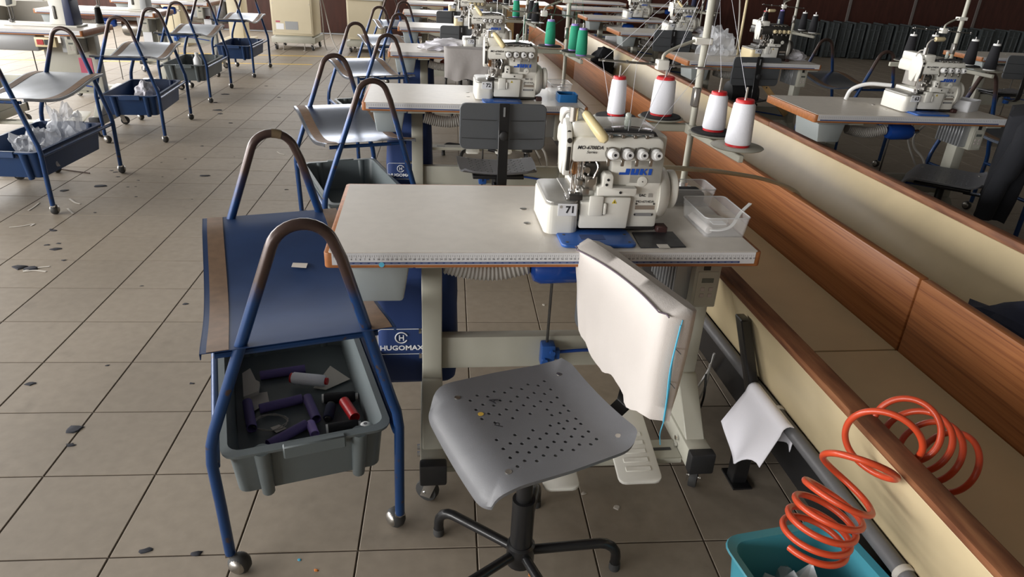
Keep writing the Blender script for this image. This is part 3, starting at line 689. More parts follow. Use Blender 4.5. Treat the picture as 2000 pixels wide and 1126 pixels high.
    MB().lathe([(.008, 0), (.018, .004), (.02, .018), (.014, .022)], (-.262, 0, .665+dz), (-1, 0, .04), 18).build('knob', M['blackp'], t)
    poly = rrect(-hw, hw, .595+dz, .795+dz, .028, 4)
    mm = MB().prism(poly, 0, .012, 'x', r=.003, seg=1)
    pts = [(-.243+.018*(p[1]/.19)**2+p[0], p[1]+dy, p[2]) for p in mm.v]; mm.v = pts
    bpnl = mm.build('backrest', M['dgreyp'], t)
    m = MB()
    for z in (.645+dz, .725+dz):
        for s in (-1, 1): m.add([(-.2442+.018*(y/.19)**2, y, z+k) for k in (-.0012, .0012) for y in (s*.03, s*.09, s*.14, s*.18)], [(0, 1, 5, 4), (1, 2, 6, 5), (2, 3, 7, 6)])
    m.build('panel_groove', M['blackp'], bpnl)
    return t

# ================================================================ trolley (origin: middle of the near loop's feet, +y to the far loop)
LEN = .78
def loop_pts(y):
    L = [(-.205, .055), (-.207, .20), (-.210, .33), (-.205, .375), (-.195, .41)]
    P = [(a, y, z) for a, z in L]
    P += [(-.052, y, .785)]+[(.024+.064*math.cos(R(q)), y, .806+.062*math.sin(R(q))) for q in range(162, 17, -12)]+[(.100, y, .785)]+[(-a, y, z) for a, z in L[::-1]]
    return P
def make_trolley(label, shelf='shelf', group=None, tapes=True):
    t = thing('loop_trolley', label, 'trolley', group=group)
    for y in (0, LEN):
        MB().tube(loop_pts(y), .0125, 12).build('loop_frame', M['tube'], t)
        for s in (-1, 1):
            a = R(40+70*s); cx, cy = s*.205+.02*math.cos(a), y+.02*math.sin(a); m = MB(); mw = MB()
            m.cyl((s*.205, y, .045), (s*.205, y, .075), .007, n=8)
            d = Vector((-math.sin(a), math.cos(a), 0)); r = .027
            mw.lathe([(.008, -.020), (r*.75, -.017), (r, -.008), (r, .008), (r*.75, .017), (.008, .020)], (cx, cy, r), d, 20)
            m.lathe([(.010, -.0235), (r*.70, -.0185), (r*.80, -.013)], (cx, cy, r+.001), d, 18); m.lathe([(r*.80, .013), (r*.70, .0185), (.010, .0235)], (cx, cy, r+.001), d, 18)
            m.box(-.012, .012, -.006, .006, .048, .058, mtx=Matrix.Translation((s*.205, y, 0)))
            ca = m.build('caster', M['steel'], t); mw.build('wheel', M['rubber'], ca)
    for s in (-1, 1): MB().tube([(s*.203, 0, .318), (s*.203, LEN, .318)], .0095, 10).build('side_rail', M['tube'], t)
    for y in (0, LEN): MB().tube([(-.17, y+(.012 if y == 0 else -.012), .592), (.17, y+(.012 if y == 0 else -.012), .592)], .008, 8).build('shelf_bar', M['tube'], t)
    def prof(v): # v 0..1 from near to far
        return .617-.062*math.sin(math.pi*min(1, v/.9))**1.3*(1-.35*v)
    m = MB(); X0, X1 = -.195, .205
    m.grid(lambda s, v: (X0+(X1-X0)*s, -.02+(LEN+.035)*v, prof(v)), 6, 24, .0015)
    for xx in (X0, X1): m.grid(lambda s, v: (xx+(s-.5)*.002, -.02+(LEN+.035)*v, prof(v)), 1, 24, .014)
    sh = m.build('shelf', M[shelf], t)
    if tapes:
        for (a, b) in ((X0+.012, X0+.055), (X1-.052, X1-.008)):
            MB().grid(lambda s, v: (a+(b-a)*s, -.019+(LEN+.033)*v, prof(v)+.0012), 1, 24, .0008).build('tape_strip', M['tape'], sh)
    return t
def make_crate(label, mt, group=None):
    # origin: on the trolley, same frame as the trolley; rim at z=.340
    t = thing('crate', label, 'crate', group=group); zt, zb = .340, .195; th = .004
    def ring(x0, x1, y0, y1, z, r): return [(p[0], p[1], z) for p in rrect(x0, x1, y0, y1, r, 4)]
    y0, y1 = .008, .69; m = MB()
    loops = [ring(-.168, .168, y0+.03, y1-.03, zb, .025), ring(-.178, .178, y0, y1, zt-.004, .03), ring(-.190, .190, y0-.018, y1+.018, zt-.008, .036), ring(-.192, .192, y0-.02, y1+.02, zt, .038), ring(-.176, .176, y0+.003, y1-.003, zt+.001, .03), ring(-.163, .163, y0+.034, y1-.034, zb+.005, .023)]
    n = len(loops[0]); vs_ = [p for L in loops for p in L]; fs_ = []
    for i in range(len(loops)-1):
        for k in range(n): fs_.append((i*n+k, i*n+(k+1) % n, (i+1)*n+(k+1) % n, (i+1)*n+k))
    fs_.append(tuple(range(n))[::-1]); fs_.append(tuple((len(loops)-1)*n+k for k in range(n))); m.add(vs_, fs_); bo = m.build('shell', mt, t)
    for (ya, sg) in ((y0, 1), (y1, -1)):
        for x in (-.105, .115): MB().tube([(x*.97, ya+sg*.026, zb-.006), (x, ya-sg*.006, zt-.004)], [.015, .019], 12).build('end_rib', mt, t)
    for (ya, yb) in ((y0-.024, y0-.006), (y1+.006, y1+.024)): MB().box(-.06, .08, ya, yb, zt-.03, zt+.004, r=.003, seg=1).build('handle_lip', mt, t)
    return t
# ================================================================ placing
A0 = R(1.9)
def L2W(O, a, u, v, z): c, s = math.cos(a), math.sin(a); return Vector((O[0]+u*c-v*s, O[1]+u*s+v*c, z))
protoT = make_table('grey-topped sewing table carrying the overlock machine numbered 71', True)
protoT2 = make_table('', False)
tables = {71: (.545, -1.665), 72: (.435, .049), 73: (.41, 1.80), 74: (.36, 3.52), 75: (.305, 5.17), 76: (.25, 6.9), 63: (2.562, .085), 62: (2.52, 1.92), 61: (2.47, 3.92), 60: (2.45, 5.6), 59: (2.40, 7.25)}
GT = 'sewing tables along the trough'
for n, O in tables.items():
    lab = {71: 'grey-topped sewing table with two clear plastic boxes and machine 71 on it', 72: 'sewing table with a small blue box and machine 72 on it', 73: 'sewing table with crumpled white cloth and machine 73 on it', 74: 'sewing table carrying the machine with yellowed cover and card 74', 63: 'sewing table with a white paper box and machine 63 on it', 62: 'sewing table carrying the dark metal machine and a clear plastic bag', 75: 'sewing table with a grey top just behind the table of machine 74', 76: 'farthest sewing table beside the open end of the trough', 61: 'sewing table behind the table of machine 62, by the cream trough board', 60: 'bright-topped sewing table next to the end of the cream trough board', 59: 'farthest sewing table on the dark panelled wall side of the trough'}[n]
    src = protoT if n == 71 else protoT2
    if n in (71, 72): src.location = (*O, 0); src.rotation_euler = (0, 0, A0); src['label'] = lab; src['group'] = GT
    else: dup(src, (*O, 0), A0, lab, GT)
# machines
mk = {}
protoM = {}
mk[71] = make_overlock('cream overlock machine with card 71, beside two clear plastic boxes', '71')
mk[72] = make_overlock('cream overlock machine with card 72, in front of green thread cones', '72')
mk[73] = make_overlock('cream overlock machine with card 73, beside crumpled white cloth', '73', logo=True)
mk[74] = make_overlock('cream overlock machine with yellowed cover and card 74', '74', yellow=True)
mk[63] = make_overlock('cream overlock machine with card 63 and raised lamp, before black cones', '63', lamp=1)
mk[62] = make_overlock('dark metal overlock machine with yellowed cover and number card 62', '62', dark=True, yellow=True, logo=False, lamp=1)
mk[61] = make_overlock('cream overlock machine with card 61, before navy cones', '61')
mk[60] = make_overlock('cream overlock machine with card 60, near the trough end', '60')
mk[75] = make_overlock('cream overlock machine with number card 75 in front of the farthest table', '75', yellow=True)
for n, o in mk.items():
    o['group'] = 'overlock machines on the sewing tables'; o.location = L2W(tables[n], A0, .54, .10, TOP); o.rotation_euler = (0, 0, A0)
# thread stands and cones
st = make_stand('cream thread stand with four white thread cones, behind machine 71'); st.location = L2W(tables[71], A0, 1.0, .495, TOP); st.rotation_euler = (0, 0, A0); st['group'] = 'thread stands'
stands = {71: st}
for n, lab in ((72, 'cream thread stand with green thread cones, behind machine 72'), (73, 'cream thread stand with one green and two black cones, behind machine 73'), (74, 'cream thread stand with maroon and navy cones, behind machine 74'), (63, 'cream thread stand with four black cones, behind machine 63'), (62, 'cream thread stand holding red, navy and white capped cones, behind machine 62'), (61, 'cream thread stand with navy cones, behind machine 61')):
    stands[n] = dup(st, L2W(tables[n], A0, 1.0, .495, TOP), A0, lab, 'thread stands')
spec = {   # (slot, height, r bottom, r top, core, thread, label)
 71: [(0, .102, .0265, .0215, 'redcore', 'whitec', 'slim white thread cone with red core on the arm behind machine 71'), (1, .102, .0345, .031, 'redcore', 'whitec', 'fat white thread cone with red core beside the stand pole of machine 71'), (2, .096, .031, .0245, 'redcore', 'whitec', 'white thread cone with red core on a black foam plate, hanging over the trough'), (3, .108, .033, .027, 'redcore', 'whitec', 'white thread cone with red core on a plain cream plate over the trough')],
 72: [(1, .115, .028, .022, 'purplecore', 'greenc', 'green thread cone with lilac core, alone on its plate beside machine 72'), (2, .115, .028, .022, 'purplecore', 'greenc', 'green thread cone with lilac core next to the stand pole of machine 72'), (3, .115, .028, .022, 'purplecore', 'greenc', 'green thread cone with lilac core over the trough near machine 72')],
 73: [(1, .115, .028, .022, 'purplecore', 'greenc', 'green thread cone with lilac core behind machine 73'), (2, .13, .030, .018, 'whitep', 'blackc', 'black thread cone with white tip behind machine 73, next to the pole'), (3, .13, .030, .018, 'whitep', 'blackc', 'black thread cone with white tip behind machine 73, at the arm end')],
 74: [(0, .13, .028, .020, 'whitep', 'maroonc', 'maroon thread cone behind machine 74'), (1, .13, .028, .020, 'whitep', 'navyc', 'navy thread cone next to the maroon one behind machine 74'), (2, .13, .028, .020, 'whitep', 'blackc', 'black thread cone by the pole behind machine 74')],
 63: [(0, .12, .030, .020, 'whitep', 'blackc', 'black thread cone with white tip on the arm end above machine 63'), (1, .12, .030, .020, 'whitep', 'blackc', 'black thread cone with white tip behind the lamp of machine 63'), (2, .12, .030, .020, 'whitep', 'blackc', 'black thread cone with white tip next to the stand pole of machine 63'), (3, .12, .030, .020, 'whitep', 'blackc', 'black thread cone with white tip at the near arm end of machine 63')],
 62: [(0, .11, .027, .019, 'redcore', 'blackc', 'black thread cone with red core behind machine 62'), (1, .12, .027, .019, 'purplecore', 'navyc', 'navy thread cone with lilac core behind machine 62'), (2, .12, .030, .020, 'whitep', 'blackc', 'black thread cone with white tip behind machine 62'), (3, .12, .030, .020, 'whitep', 'blackc', 'black white-tipped thread cone at the arm end behind machine 62')],
 61: [(1, .13, .028, .020, 'whitep', 'navyc', 'navy thread cone behind machine 61'), (2, .13, .028, .020, 'whitep', 'navyc', 'dark navy thread cone next to the pole behind machine 61')]}
for n, L in spec.items():
    for (k, h, rb, rt, core, thr, lab) in L:
        cx, cy, big = CONES[k]; zz = ARM1+.009+(.006 if big else 0)
        c = make_cone(lab, None, h, rb, rt, core, thr, 'thread cones on the stands')
        O = stands[n].location; ca, sa = math.cos(A0), math.sin(A0)
        c.location = (O[0]+cx*ca-cy*sa, O[1]+cx*sa+cy*ca, TOP+zz); c.rotation_euler = (0, 0, A0)
        if n in (71, 72):
            # yarn: cone top -> guide high on the pole -> guide rod -> machine head (in stand frame, made local to the cone)
            gx = -.30+k*.095; dx = {0: -.345, 1: -.31, 2: -.285, 3: -.255}[k]
            P = [(cx+.004, cy, zz+h+.01), (-.04+k*.03, -.01+.02*k, .60), (gx, -.055, .372-(gx+.31)*.0435), (dx, -.40, .262)]
            m = MB(); m.tube([(p[0]-cx, p[1]-cy, p[2]-zz) for p in P[:3]], .0005, 5); m.tube([(p[0]-cx, p[1]-cy, p[2]-zz) for p in P[2:]], .0005, 5)
            m.build('yarn', M['whitec'] if n != 72 else M['greenc'], c)
for n in stands: pass
# chairs
ch71 = make_chair('grey perforated plastic work chair with a white cloth over its backrest', -.045, .172, -.028); ch71.location = (1.0, -1.888, 0); ch71.rotation_euler = (0, 0, R(201))
ch71['group'] = 'work chairs'
ch = make_chair('grey plastic work chair with black back bar in front of machine 72'); ch.location = (1.05, .135, 0); ch.rotation_euler = (0, 0, R(92)); ch['group'] = 'work chairs'
for (x, y, a, lab) in ((.93, 3.62, 90, 'grey plastic work chair at the table of the yellowed machine 74'), (.86, 5.32, 92, 'grey plastic work chair before the farthest two tables, by machine 75'), (1.02, 1.98, 82, 'work chair in front of machine 73 with grey cloth on its backrest'), (3.03, 2.17, 96, 'grey plastic work chair at the table of the dark metal machine'), (3.33, .10, 140, 'work chair with a black jacket on its back in front of machine 63'), (3.0, 4.1, 90, 'work chair hidden behind the clear plastic bag, at machine 61')):
    dup(ch, (x, y, 0), R(a), lab, 'work chairs')
# white cloth over the backrest of the near chair (chair frame)
def cover(label, name, zt, zlow, mt, w=.20, xf=-.216, xb=-.305, n=26, seed=1, yo=0.0):
    m = MB(); rows = 22; rng = random.Random(seed)
    def pt(a, t):
        # a 0..1 around (front 0..0.5, back .5..1), t 0 top .. 1 hem
        s = -1+4*a if a < .5 else 3-4*a; front = a < .5
        yy = yo+s*w*(1-(.34*max(0, t-.25)**1.3 if s < 0 else .03*t)); low = zlow(s); z = zt(s)+(low-zt(s))*t
        bul = (1-abs(s)**10)
        x = (xf if front else xb); mid = (xf+xb)/2
        k = min(1, t/.045); k = math.sqrt(max(0, 1-(1-k)**2))*bul**.5
        wr = .006*math.sin(7*s+3*t+seed)*t+.004*math.sin(13*s-5*t)*t*t
        xx = (xf+.020*s*s-(.0 if front else 0)) if front else xb
        x = mid+(xx-mid)*max(.04, k)*(1 if front else 1-.5*t*t)+(abs(wr) if front else -wr)
        return (x, yy, z-(.004*(1-abs(s))*(1-t) if not front else 0))
    top = []
    for j in range(rows+1):
        for i in range(2*n): top.append(pt((i+.0)/(2*n), j/rows))
    W = 2*n; F = [(j*W+i, j*W+(i+1) % W, (j+1)*W+(i+1) % W, (j+1)*W+i) for j in range(rows) for i in range(W)]
    for i in range(n-1): F.append((i, i+1, W-1-i-1, W-1-i)) if i < n-1 else None
    m.add(top, F); return m
cm = cover('', '', lambda s: .768-.004*s+.004*(1-s*s), lambda s: .515-.022*s+.012*math.sin(9*s)+(.050 if s < -.55 else 0)*(-s-.55)/.45*2, M['cloth'], w=.192, yo=-.028, xf=-.214, xb=-.286)
cl = thing('backrest_cover', 'white cloth cover with dark seam pulled over the near chair backrest', 'cloth', (1.0, -1.888, 0), R(201))
cm.build('fabric', M['cloth'], cl, 60)
m = MB(); m.tube([(-.2125+.020*(-1+2*i/30)**2-(.012 if abs(i-15) > 13 else 0), -.028+.183*(-1+2*i/30), .768-.004*(-1+2*i/30)+.004*(1-(-1+2*i/30)**2)-.010) for i in range(31)], .0017, 6); m.build('seam', M['seam'], cl)
m = MB(); m.tube(smooth_path([(-.235, .160, .745), (-.225, .163, .66), (-.232, .160, .58), (-.236, .156, .51), (-.232, .155, .47), (-.236, .157, .44)], 6), .0012, 6); m.tube(smooth_path([(-.232, .161, .735), (-.222, .164, .64), (-.23, .160, .56), (-.235, .156, .50)], 6), .002, 6); m.build('loose_yarn', M['cyan'], cl)
MB().prism([(-.003, 0), (.003, .001), (.0, .008)], 0, .001, 'x', mtx=Matrix.Translation((-.2145, .045, .735))).build('notch_mark', M['ink'], cl)
# grey cloth over the back of the chair at 73, black jacket on the chair at 63
c2 = thing('backrest_cloth', 'grey cloth over the chair backrest in front of machine 73', 'cloth', (1.02, 1.98, 0), R(82))
cover('', '', lambda s: .81+.006*(1-s*s), lambda s: .60+.01*math.sin(8*s), M['greycloth'], seed=3).build('fabric', M['greycloth'], c2, 60)
c3 = thing('jacket', 'black jacket hung over the chair back in front of machine 63', 'jacket', (3.33, .10, 0), R(140))
cover('', '', lambda s: .84+.02*(1-s*s), lambda s: .36+.03*math.sin(6*s), M['darkcloth'], w=.215, xf=-.185, xb=-.34, seed=5).build('fabric', M['darkcloth'], c3, 60)
for s in (-1, 1): MB().tube(smooth_path([(-.26, s*.17, .80), (-.26, s*.235, .70), (-.23, s*.245, .55), (-.21, s*.22, .36)], 6), [.045]*6+[.05]*6+[.04]*7, 12).build('sleeve', M['darkcloth'], c3, 60)

# trolleys
tr = make_trolley('blue loop-framed trolley with a blue shelf and a grey crate of thread cores', 'shelfb'); tr.location = (.505, -1.79, 0); tr.rotation_euler = (0, 0, R(16.8)); tr['group'] = 'loop-framed trolleys'
t2 = make_trolley('blue loop-framed trolley with bare steel shelf beside the table of machine 72', 'shelf2'); t2.location = (.475, -.075, 0); t2.rotation_euler = (0, 0, R(20)); t2['group'] = 'loop-framed trolleys'
lp = loop_pts(LEN); ia = min(range(len(lp)), key=lambda i: abs(lp[i][0]-.035)+(0 if lp[i][2] > .8 else 9)); MB().tube(lp[ia-1:ia+2], .0135, 12).build('tape_wrap', mat('tan_tape', (.16, .115, .065), .6), tr)
cr_g = make_crate('grey plastic crate holding purple card tubes and spools', M['bin']); cr_g.location = tr.location; cr_g.rotation_euler = tr.rotation_euler; cr_g['group'] = 'crates on the trolleys'
cr_b = make_crate('blue plastic crate filled with crumpled clear plastic bags', M['binb'])
TRL = [(.395, 1.71, 22, 'trolley with steel shelf beside the table with crumpled white cloth', 'grey', 'grey crate on the trolley beside machine 73'), (.36, 3.42, 18, 'trolley with steel shelf beside the yellowed machine 74', None, ''), (.30, 5.1, 15, 'trolley with steel shelf nearest the beige cabinets', None, ''),
       (-1.49, .60, -2, 'blue loop-framed trolley whose crate holds clear plastic bags', 'blue', 'blue plastic crate filled with crumpled clear plastic bags'), (-1.475, 2.155, 5, 'blue loop-framed trolley with white cloth in its blue crate', 'blue', 'blue plastic crate with a white cloth and a brown bun-like lump'), (-1.60, 3.66, 2, 'blue loop-framed trolley whose grey crate holds a white bottle', 'grey', 'grey plastic crate with a white bottle standing in it'), (-1.57, 5.14, 0, 'blue loop-framed trolley with an empty blue crate by the yellow lines', 'blue', 'empty blue plastic crate by the yellow floor lines'),
       (4.0, 1.95, 5, 'blue loop-framed trolley behind the table of machine 63', None, ''), (4.10, .17, 4, 'dark loop-framed trolley at the far side of machine 63', None, '')]
dup(cr_g, (.475, -.075, 0), R(20), 'grey plastic crate on the trolley beside machine 72', 'crates on the trolleys')
usedb = False
t3 = None
for (x, y, a, lab, cr, clab) in TRL:
    lab = lab if 'loop' in lab else 'blue loop-framed '+lab
    if x > 0: dup(t2, (x, y, 0), R(a), lab, 'loop-framed trolleys')
    elif t3: dup(t3, (x, y, 0), R(a), lab, 'loop-framed trolleys')
    else: t3 = make_trolley(lab, 'shelf', 'loop-framed trolleys'); t3.location = (x, y, 0); t3.rotation_euler = (0, 0, R(a))
    if cr == 'grey': dup(cr_g, (x, y, 0), R(a), clab, 'crates on the trolleys')
    if cr == 'blue':
        if not usedb: cr_b.location = (x, y, 0); cr_b.rotation_euler = (0, 0, R(a)); cr_b['label'] = clab; cr_b['group'] = 'crates on the trolleys'; usedb = True
        else: dup(cr_b, (x, y, 0), R(a), clab, 'crates on the trolleys')
# ================================================================ near crate contents
ZB = .2015
def rod_thing(name, label, cat, p, q, r, mt, z=None, hollow=True, ends=None, group=None):
    z = z if z is not None else ZB+r
    a, b = at_z(*p, z), at_z(*q, z); d = (b-a).normalized(); L = (b-a).length
    o = thing(name, label, cat, a, 0, group)
    if hollow:
        m = MB(); n = 20; u = d.orthogonal().normalized(); w_ = d.cross(u); V = []
        for (rr, l) in ((r, 0), (r, L), (r*.88, L), (r*.88, 0)):
            for k in range(n): t = 2*math.pi*k/n; V.append(d*l+(u*math.cos(t)+w_*math.sin(t))*rr)
        F = [(i*n+k, i*n+(k+1) % n, ((i+1) % 4)*n+(k+1) % n, ((i+1) % 4)*n+k) for i in range(4) for k in range(n)]
        m.add(V, F); m.build('tube', mt, o)
    else:
        MB().lathe([(r*.8, .004), (r, .009), (r, L-.009), (r*.8, L-.004)], (0, 0, 0), d, 20).build('thread_wind', mt, o)
        MB().lathe([(r*.85, 0), (r*.85, .006)], (0, 0, 0), d, 18).build('core_end', ends, o); MB().lathe([(r*.6, L-.006), (r*.6, L+.003)], (0, 0, 0), d, 18).build('core_end', ends, o)
    return o
G1 = 'purple card tubes in the grey crate'
for (p, q, r, lab) in (((508, 733), (596, 720), .0135, 'purple card tube lying behind the white spool in the crate'), ((507, 798), (590, 778), .0135, 'purple card tube lying across the middle of the grey crate'), ((600, 776), (618, 818), .0135, 'short purple card tube pointing out beside the black spools'), ((483, 785), (492, 836), .0135, 'purple card tube against the long wall of the grey crate'), ((524, 868), (598, 828), .0135, 'purple card tube by the near lip of the grey crate')):
    rod_thing('card_tube', lab, 'tube', p, q, r, M['purple'], group=G1)
rod_thing('thread_spool', 'white thread spool with red ends in the grey crate', 'spool', (568, 737), (638, 744), .0175, M['whitec'], z=ZB+.0275, hollow=False, ends=M['redcore'])
rod_thing('thread_spool', 'black thread spool beside the red core in the grey crate', 'spool', (629, 778), (697, 773), .0155, M['blackc'], hollow=False, ends=M['whitep'])
rod_thing('thread_spool', 'dark grey thread spool under the red core in the grey crate', 'spool', (647, 790), (640, 818), .0145, M['navyc'], hollow=False, ends=M['blackp'])
rod_thing('thread_spool', 'black thread spool at the near lip of the grey crate', 'spool', (637, 838), (703, 828), .0155, M['blackc'], hollow=False, ends=M['whitep'])
rod_thing('thread_core', 'shiny red thread core in the grey crate', 'thread core', (672, 783), (693, 815), .0145, M['redcore'], z=ZB+.030)
rod_thing('thread_core', 'short lilac thread core by the near lip of the crate', 'thread core', (606, 826), (615, 848), .012, M['purplecore'], z=ZB+.014)
p = at_z(714, 835, .243); o = thing('thread_core', 'small white thread core standing in the crate corner', 'thread core', p)
MB().lathe([(.012, -.03), (.010, .0), (.0125, .004), (.0125, .012), (.010, .014), (.005, .0142)], (0, 0, 0), (0, 0, 1), 20).build('core', M['whitep'], o); MB().cyl((0, 0, .0142), (0, 0, .0148), .005, n=12).build('core_hole', M['inkg'], o)
def sheet(name, label, cat, pts, z, mt, th=.0008, tilt=0.0, group=None):
    W = [at_z(x, y, z) for x, y in pts]; c = sum(W, Vector())/len(W); V = [w_-c for w_ in W]
    if tilt: V = [Vector((v.x, v.y, tilt*math.sin(i*2.1))) for i, v in enumerate(V)]
    m = MB(); n = len(V); m.add(V+[v+Vector((0, 0, th)) for v in V], [tuple(range(n))[::-1], tuple(range(n, 2*n))]+[(i, (i+1) % n, n+(i+1) % n, n+i) for i in range(n)])
    o = m.build(name, mt); o.location = c; return tag(o, label, cat, group)
sheet('paper_card', 'cream card with pointed corner under the white spool', 'card', [(645, 714), (684, 740), (636, 761), (612, 757)], ZB+.004, M['paper'])
sheet('paper_scrap', 'crumpled white paper in the grey crate behind the purple tubes', 'paper', [(474, 735), (490, 729), (500, 744), (508, 752), (506, 774), (476, 777)], ZB+.012, M['paper'], .012, .008)
sheet('paper_scrap', 'flat white paper strip under the purple tube in the crate', 'paper', [(486, 770), (522, 765), (526, 785), (490, 806)], ZB+.003, M['paper'], .001)
sheet('paper_scrap', 'small grey paper beside the near purple tube', 'paper', [(528, 835), (545, 829), (560, 836), (540, 845)], ZB+.003, M['paper'], .001)
m = MB(); c = at_z(528, 826, ZB+.004); m.tube([(.045*math.cos(i*.4)*(1+.08*math.sin(i)), .035*math.sin(i*.4), .003*math.sin(i*1.3)+.003) for i in range(40)], .0012, 6); o = m.build('string_coil', M['cableg']); o.location = c; tag(o, 'loose coil of grey string in the grey crate', 'string')
sheet('price_sticker', 'cream paper label stuck on the blue trolley shelf', 'sticker', [(572, 513), (601, 514), (598, 523), (569, 521)], .579, M['paper'], .0006)
# ---------------------------------------------------------------- blue waste bags
def make_bag(label):
    t = thing('waste_bag', label, 'bag'); m = MB()
    def ring(z, f, g):
        return [(p[0]+.004*math.sin(p[1]*60+z*25), p[1]+.005*math.sin(p[0]*40+z*18), z) for p in rrect(.20-.115*f, .20+.115*f, .345-.055*g, .345+.055*g, .03, 5)]
    L = [ring(.21, .90, .8), ring(.225, .97, 1.0), ring(.30, 1.0, 1.05), ring(.40, 1.0, .98), ring(.50, .98, .9), ring(.60, .97, .85), ring(.70, .97, .8)]
    n = len(L[0]); m.add([p for l in L for p in l], [(i*n+k, i*n+(k+1) % n, (i+1)*n+(k+1) % n, (i+1)*n+k) for i in range(len(L)-1) for k in range(n)]+[tuple(range(n))[::-1], tuple((len(L)-1)*n+k for k in range(n))])
    m.build('fabric', M['bagblue'], t, 60)
    y = .2845; out = rrect(.088, .222, .318, .402, .012, 4); inn = rrect(.090, .220, .320, .400, .010, 4); k = len(out)
    lo = MB().add([(p[0], y, p[1]) for p in out]+[(p[0], y, p[1]) for p in inn], [(i, (i+1) % k, k+(i+1) % k, k+i) for i in range(k)]).build('logo_border', M['white'], t)
    text('HUGOMAX', .0215, M['white'], t, (.155, y, .339), name='logo_lettering', bold=.0006, xscale=1.12)
    m = MB(); m.tube([(.155+.017*math.cos(R(q)), y, .373+.017*math.sin(R(q))) for q in range(20, 345, 13)], .0018, 6)
    m.box(.148, .151, y-.001, y, .364, .382); m.box(.159, .162, y-.001, y, .364, .382); m.box(.151, .159, y-.001, y, .3715, .3745); m.build('logo_emblem', M['white'], t)
    return t
bg1 = make_bag('dark blue fabric waste bag with white logo beside the crate of card tubes'); bg1.location = (*tables[71], 0); bg1.rotation_euler = (0, 0, A0); bg1['group'] = 'blue waste bags'
dup(bg1, (*tables[72], 0), A0, 'dark blue fabric waste bag with white logo beside the steel-shelf trolley', 'blue waste bags'); dup(bg1, (*tables[73], 0), A0, 'dark blue fabric waste bag beside the reddish fabric bundle', 'blue waste bags')
dup(bg1, L2W(tables[63], A0, .10, .12, 0), A0, 'dark blue fabric waste bag in the shade under the paper box table', 'blue waste bags')
# ---------------------------------------------------------------- things on table 71
def onT(n, u, v, z=TOP): return L2W(tables[n], A0, u, v, z)
def open_box(name, label, cat, n, u, v, w, d, h, mt, th=.0018, rz=0.0, taper=.006):
    o = thing(name, label, cat, onT(n, u, v), A0+rz); m = MB()
    L = [rrect(taper, w-taper, taper, d-taper, .01, 3), rrect(0, w, 0, d, .012, 3), rrect(th, w-th, th, d-th, .011, 3), rrect(taper+th, w-taper-th, taper+th, d-taper-th, .009, 3)]; zs = (0, h, h, th); k = len(L[0])
    m.add([(p[0], p[1], z) for l, z in zip(L, zs) for p in l], [(i*k+j, i*k+(j+1) % k, (i+1)*k+(j+1) % k, (i+1)*k+j) for i in range(3) for j in range(k)]+[tuple(range(k))[::-1], tuple(3*k+j for j in range(k))])
    m.build('tray', mt, o)
    if mt == M['clear']: MB().tube([(p[0], p[1], h) for p in L[1]], .0016, 6, closed=True).build('rim', mat('clear_rim', (.75, .75, .76), .2, alpha=.55), o)
    return o
open_box('clear_box', 'clear plastic box of white tape on the table of machine 71', 'box', 71, .912, .088, .118, .175, .052, M['clear'])
open_box('clear_box', 'clear plastic box of black cloth behind the handwheel of machine 71', 'box', 71, .870, .325, .165, .10, .050, M['clear'])
o = MB().box(0, .125, 0, .07, 0, .034, r=.010).build('black_cloth', M['darkcloth']); o.location = onT(71, .885, .338, TOP+.003); o.rotation_euler = (0, 0, A0); tag(o, 'folded black cloth inside the clear box behind machine 71', 'cloth')
def tape_path(P, w_, th, mt, name, label, cat):
    P = smooth_path(P, 8); m = MB(); V = []
    for i, p in enumerate(P):
        t = (P[min(i+1, len(P)-1)]-P[max(i-1, 0)]).normalized(); n = Vector((0, 0, 1)).cross(t); n = n.normalized() if n.length > .05 else Vector((1, 0, 0))
        V += [p-n*w_/2, p+n*w_/2, p+n*w_/2+Vector((0, 0, th)), p-n*w_/2+Vector((0, 0, th))]
    F = [(4*i+k, 4*i+(k+1) % 4, 4*i+4+(k+1) % 4, 4*i+4+k) for i in range(len(P)-1) for k in range(4)]+[(3, 2, 1, 0), tuple(4*(len(P)-1)+k for k in range(4))]
    c = P[0].copy(); m.add([v-c for v in V], F); o = m.build(name, mt); o.location = c; return tag(o, label, cat)
tape_path([onT(71, .93, .24, TOP+.006), onT(71, .927, .17, TOP+.012), onT(71, .94, .112, TOP+.012), onT(71, .985, .104, TOP+.022), onT(71, 1.022, .14, TOP+.045), onT(71, 1.06, .17, TOP+.062)], .009, .003, M['whitep'], 'tape_strip_white', 'white elastic tape curling out of the clear box', 'tape')
o = thing('tape_roll', 'white paper tape roll lying in the clear box', 'tape', onT(71, .972, .175, TOP+.003), A0)
MB().lathe([(.018, 0), (.036, 0), (.036, .016), (.018, .016)], (0, 0, 0), (0, 0, 1), 28).build('roll', M['paper'], o); MB().box(-.02, .015, -.045, -.02, .017, .019).build('tag', M['white'], o)
o = thing('tape_tube', 'rolled white cloth tube lying in the clear box', 'cloth', onT(71, .934, .11, TOP+.013), A0); MB().tube([(0, 0, 0), (-.003, .06, 0), (-.004, .11, 0)], .0095, 14).build('roll', M['cloth'], o)
o = thing('cleaning_pad', 'flat black pad in a clear sleeve in front of machine 71', 'pad', onT(71, .732, .022), A0)
MB().prism([(0, 0), (.115, .004), (.115, .106), (.006, .100)], 0, .003, 'z', r=.001, seg=1).build('pad', mat('black_pad', (.03, .031, .036), .35, var=.5, vscale=40), o); MB().box(.045, .072, -.004, .018, .0031, .0036).build('tape', M['paper'], o)
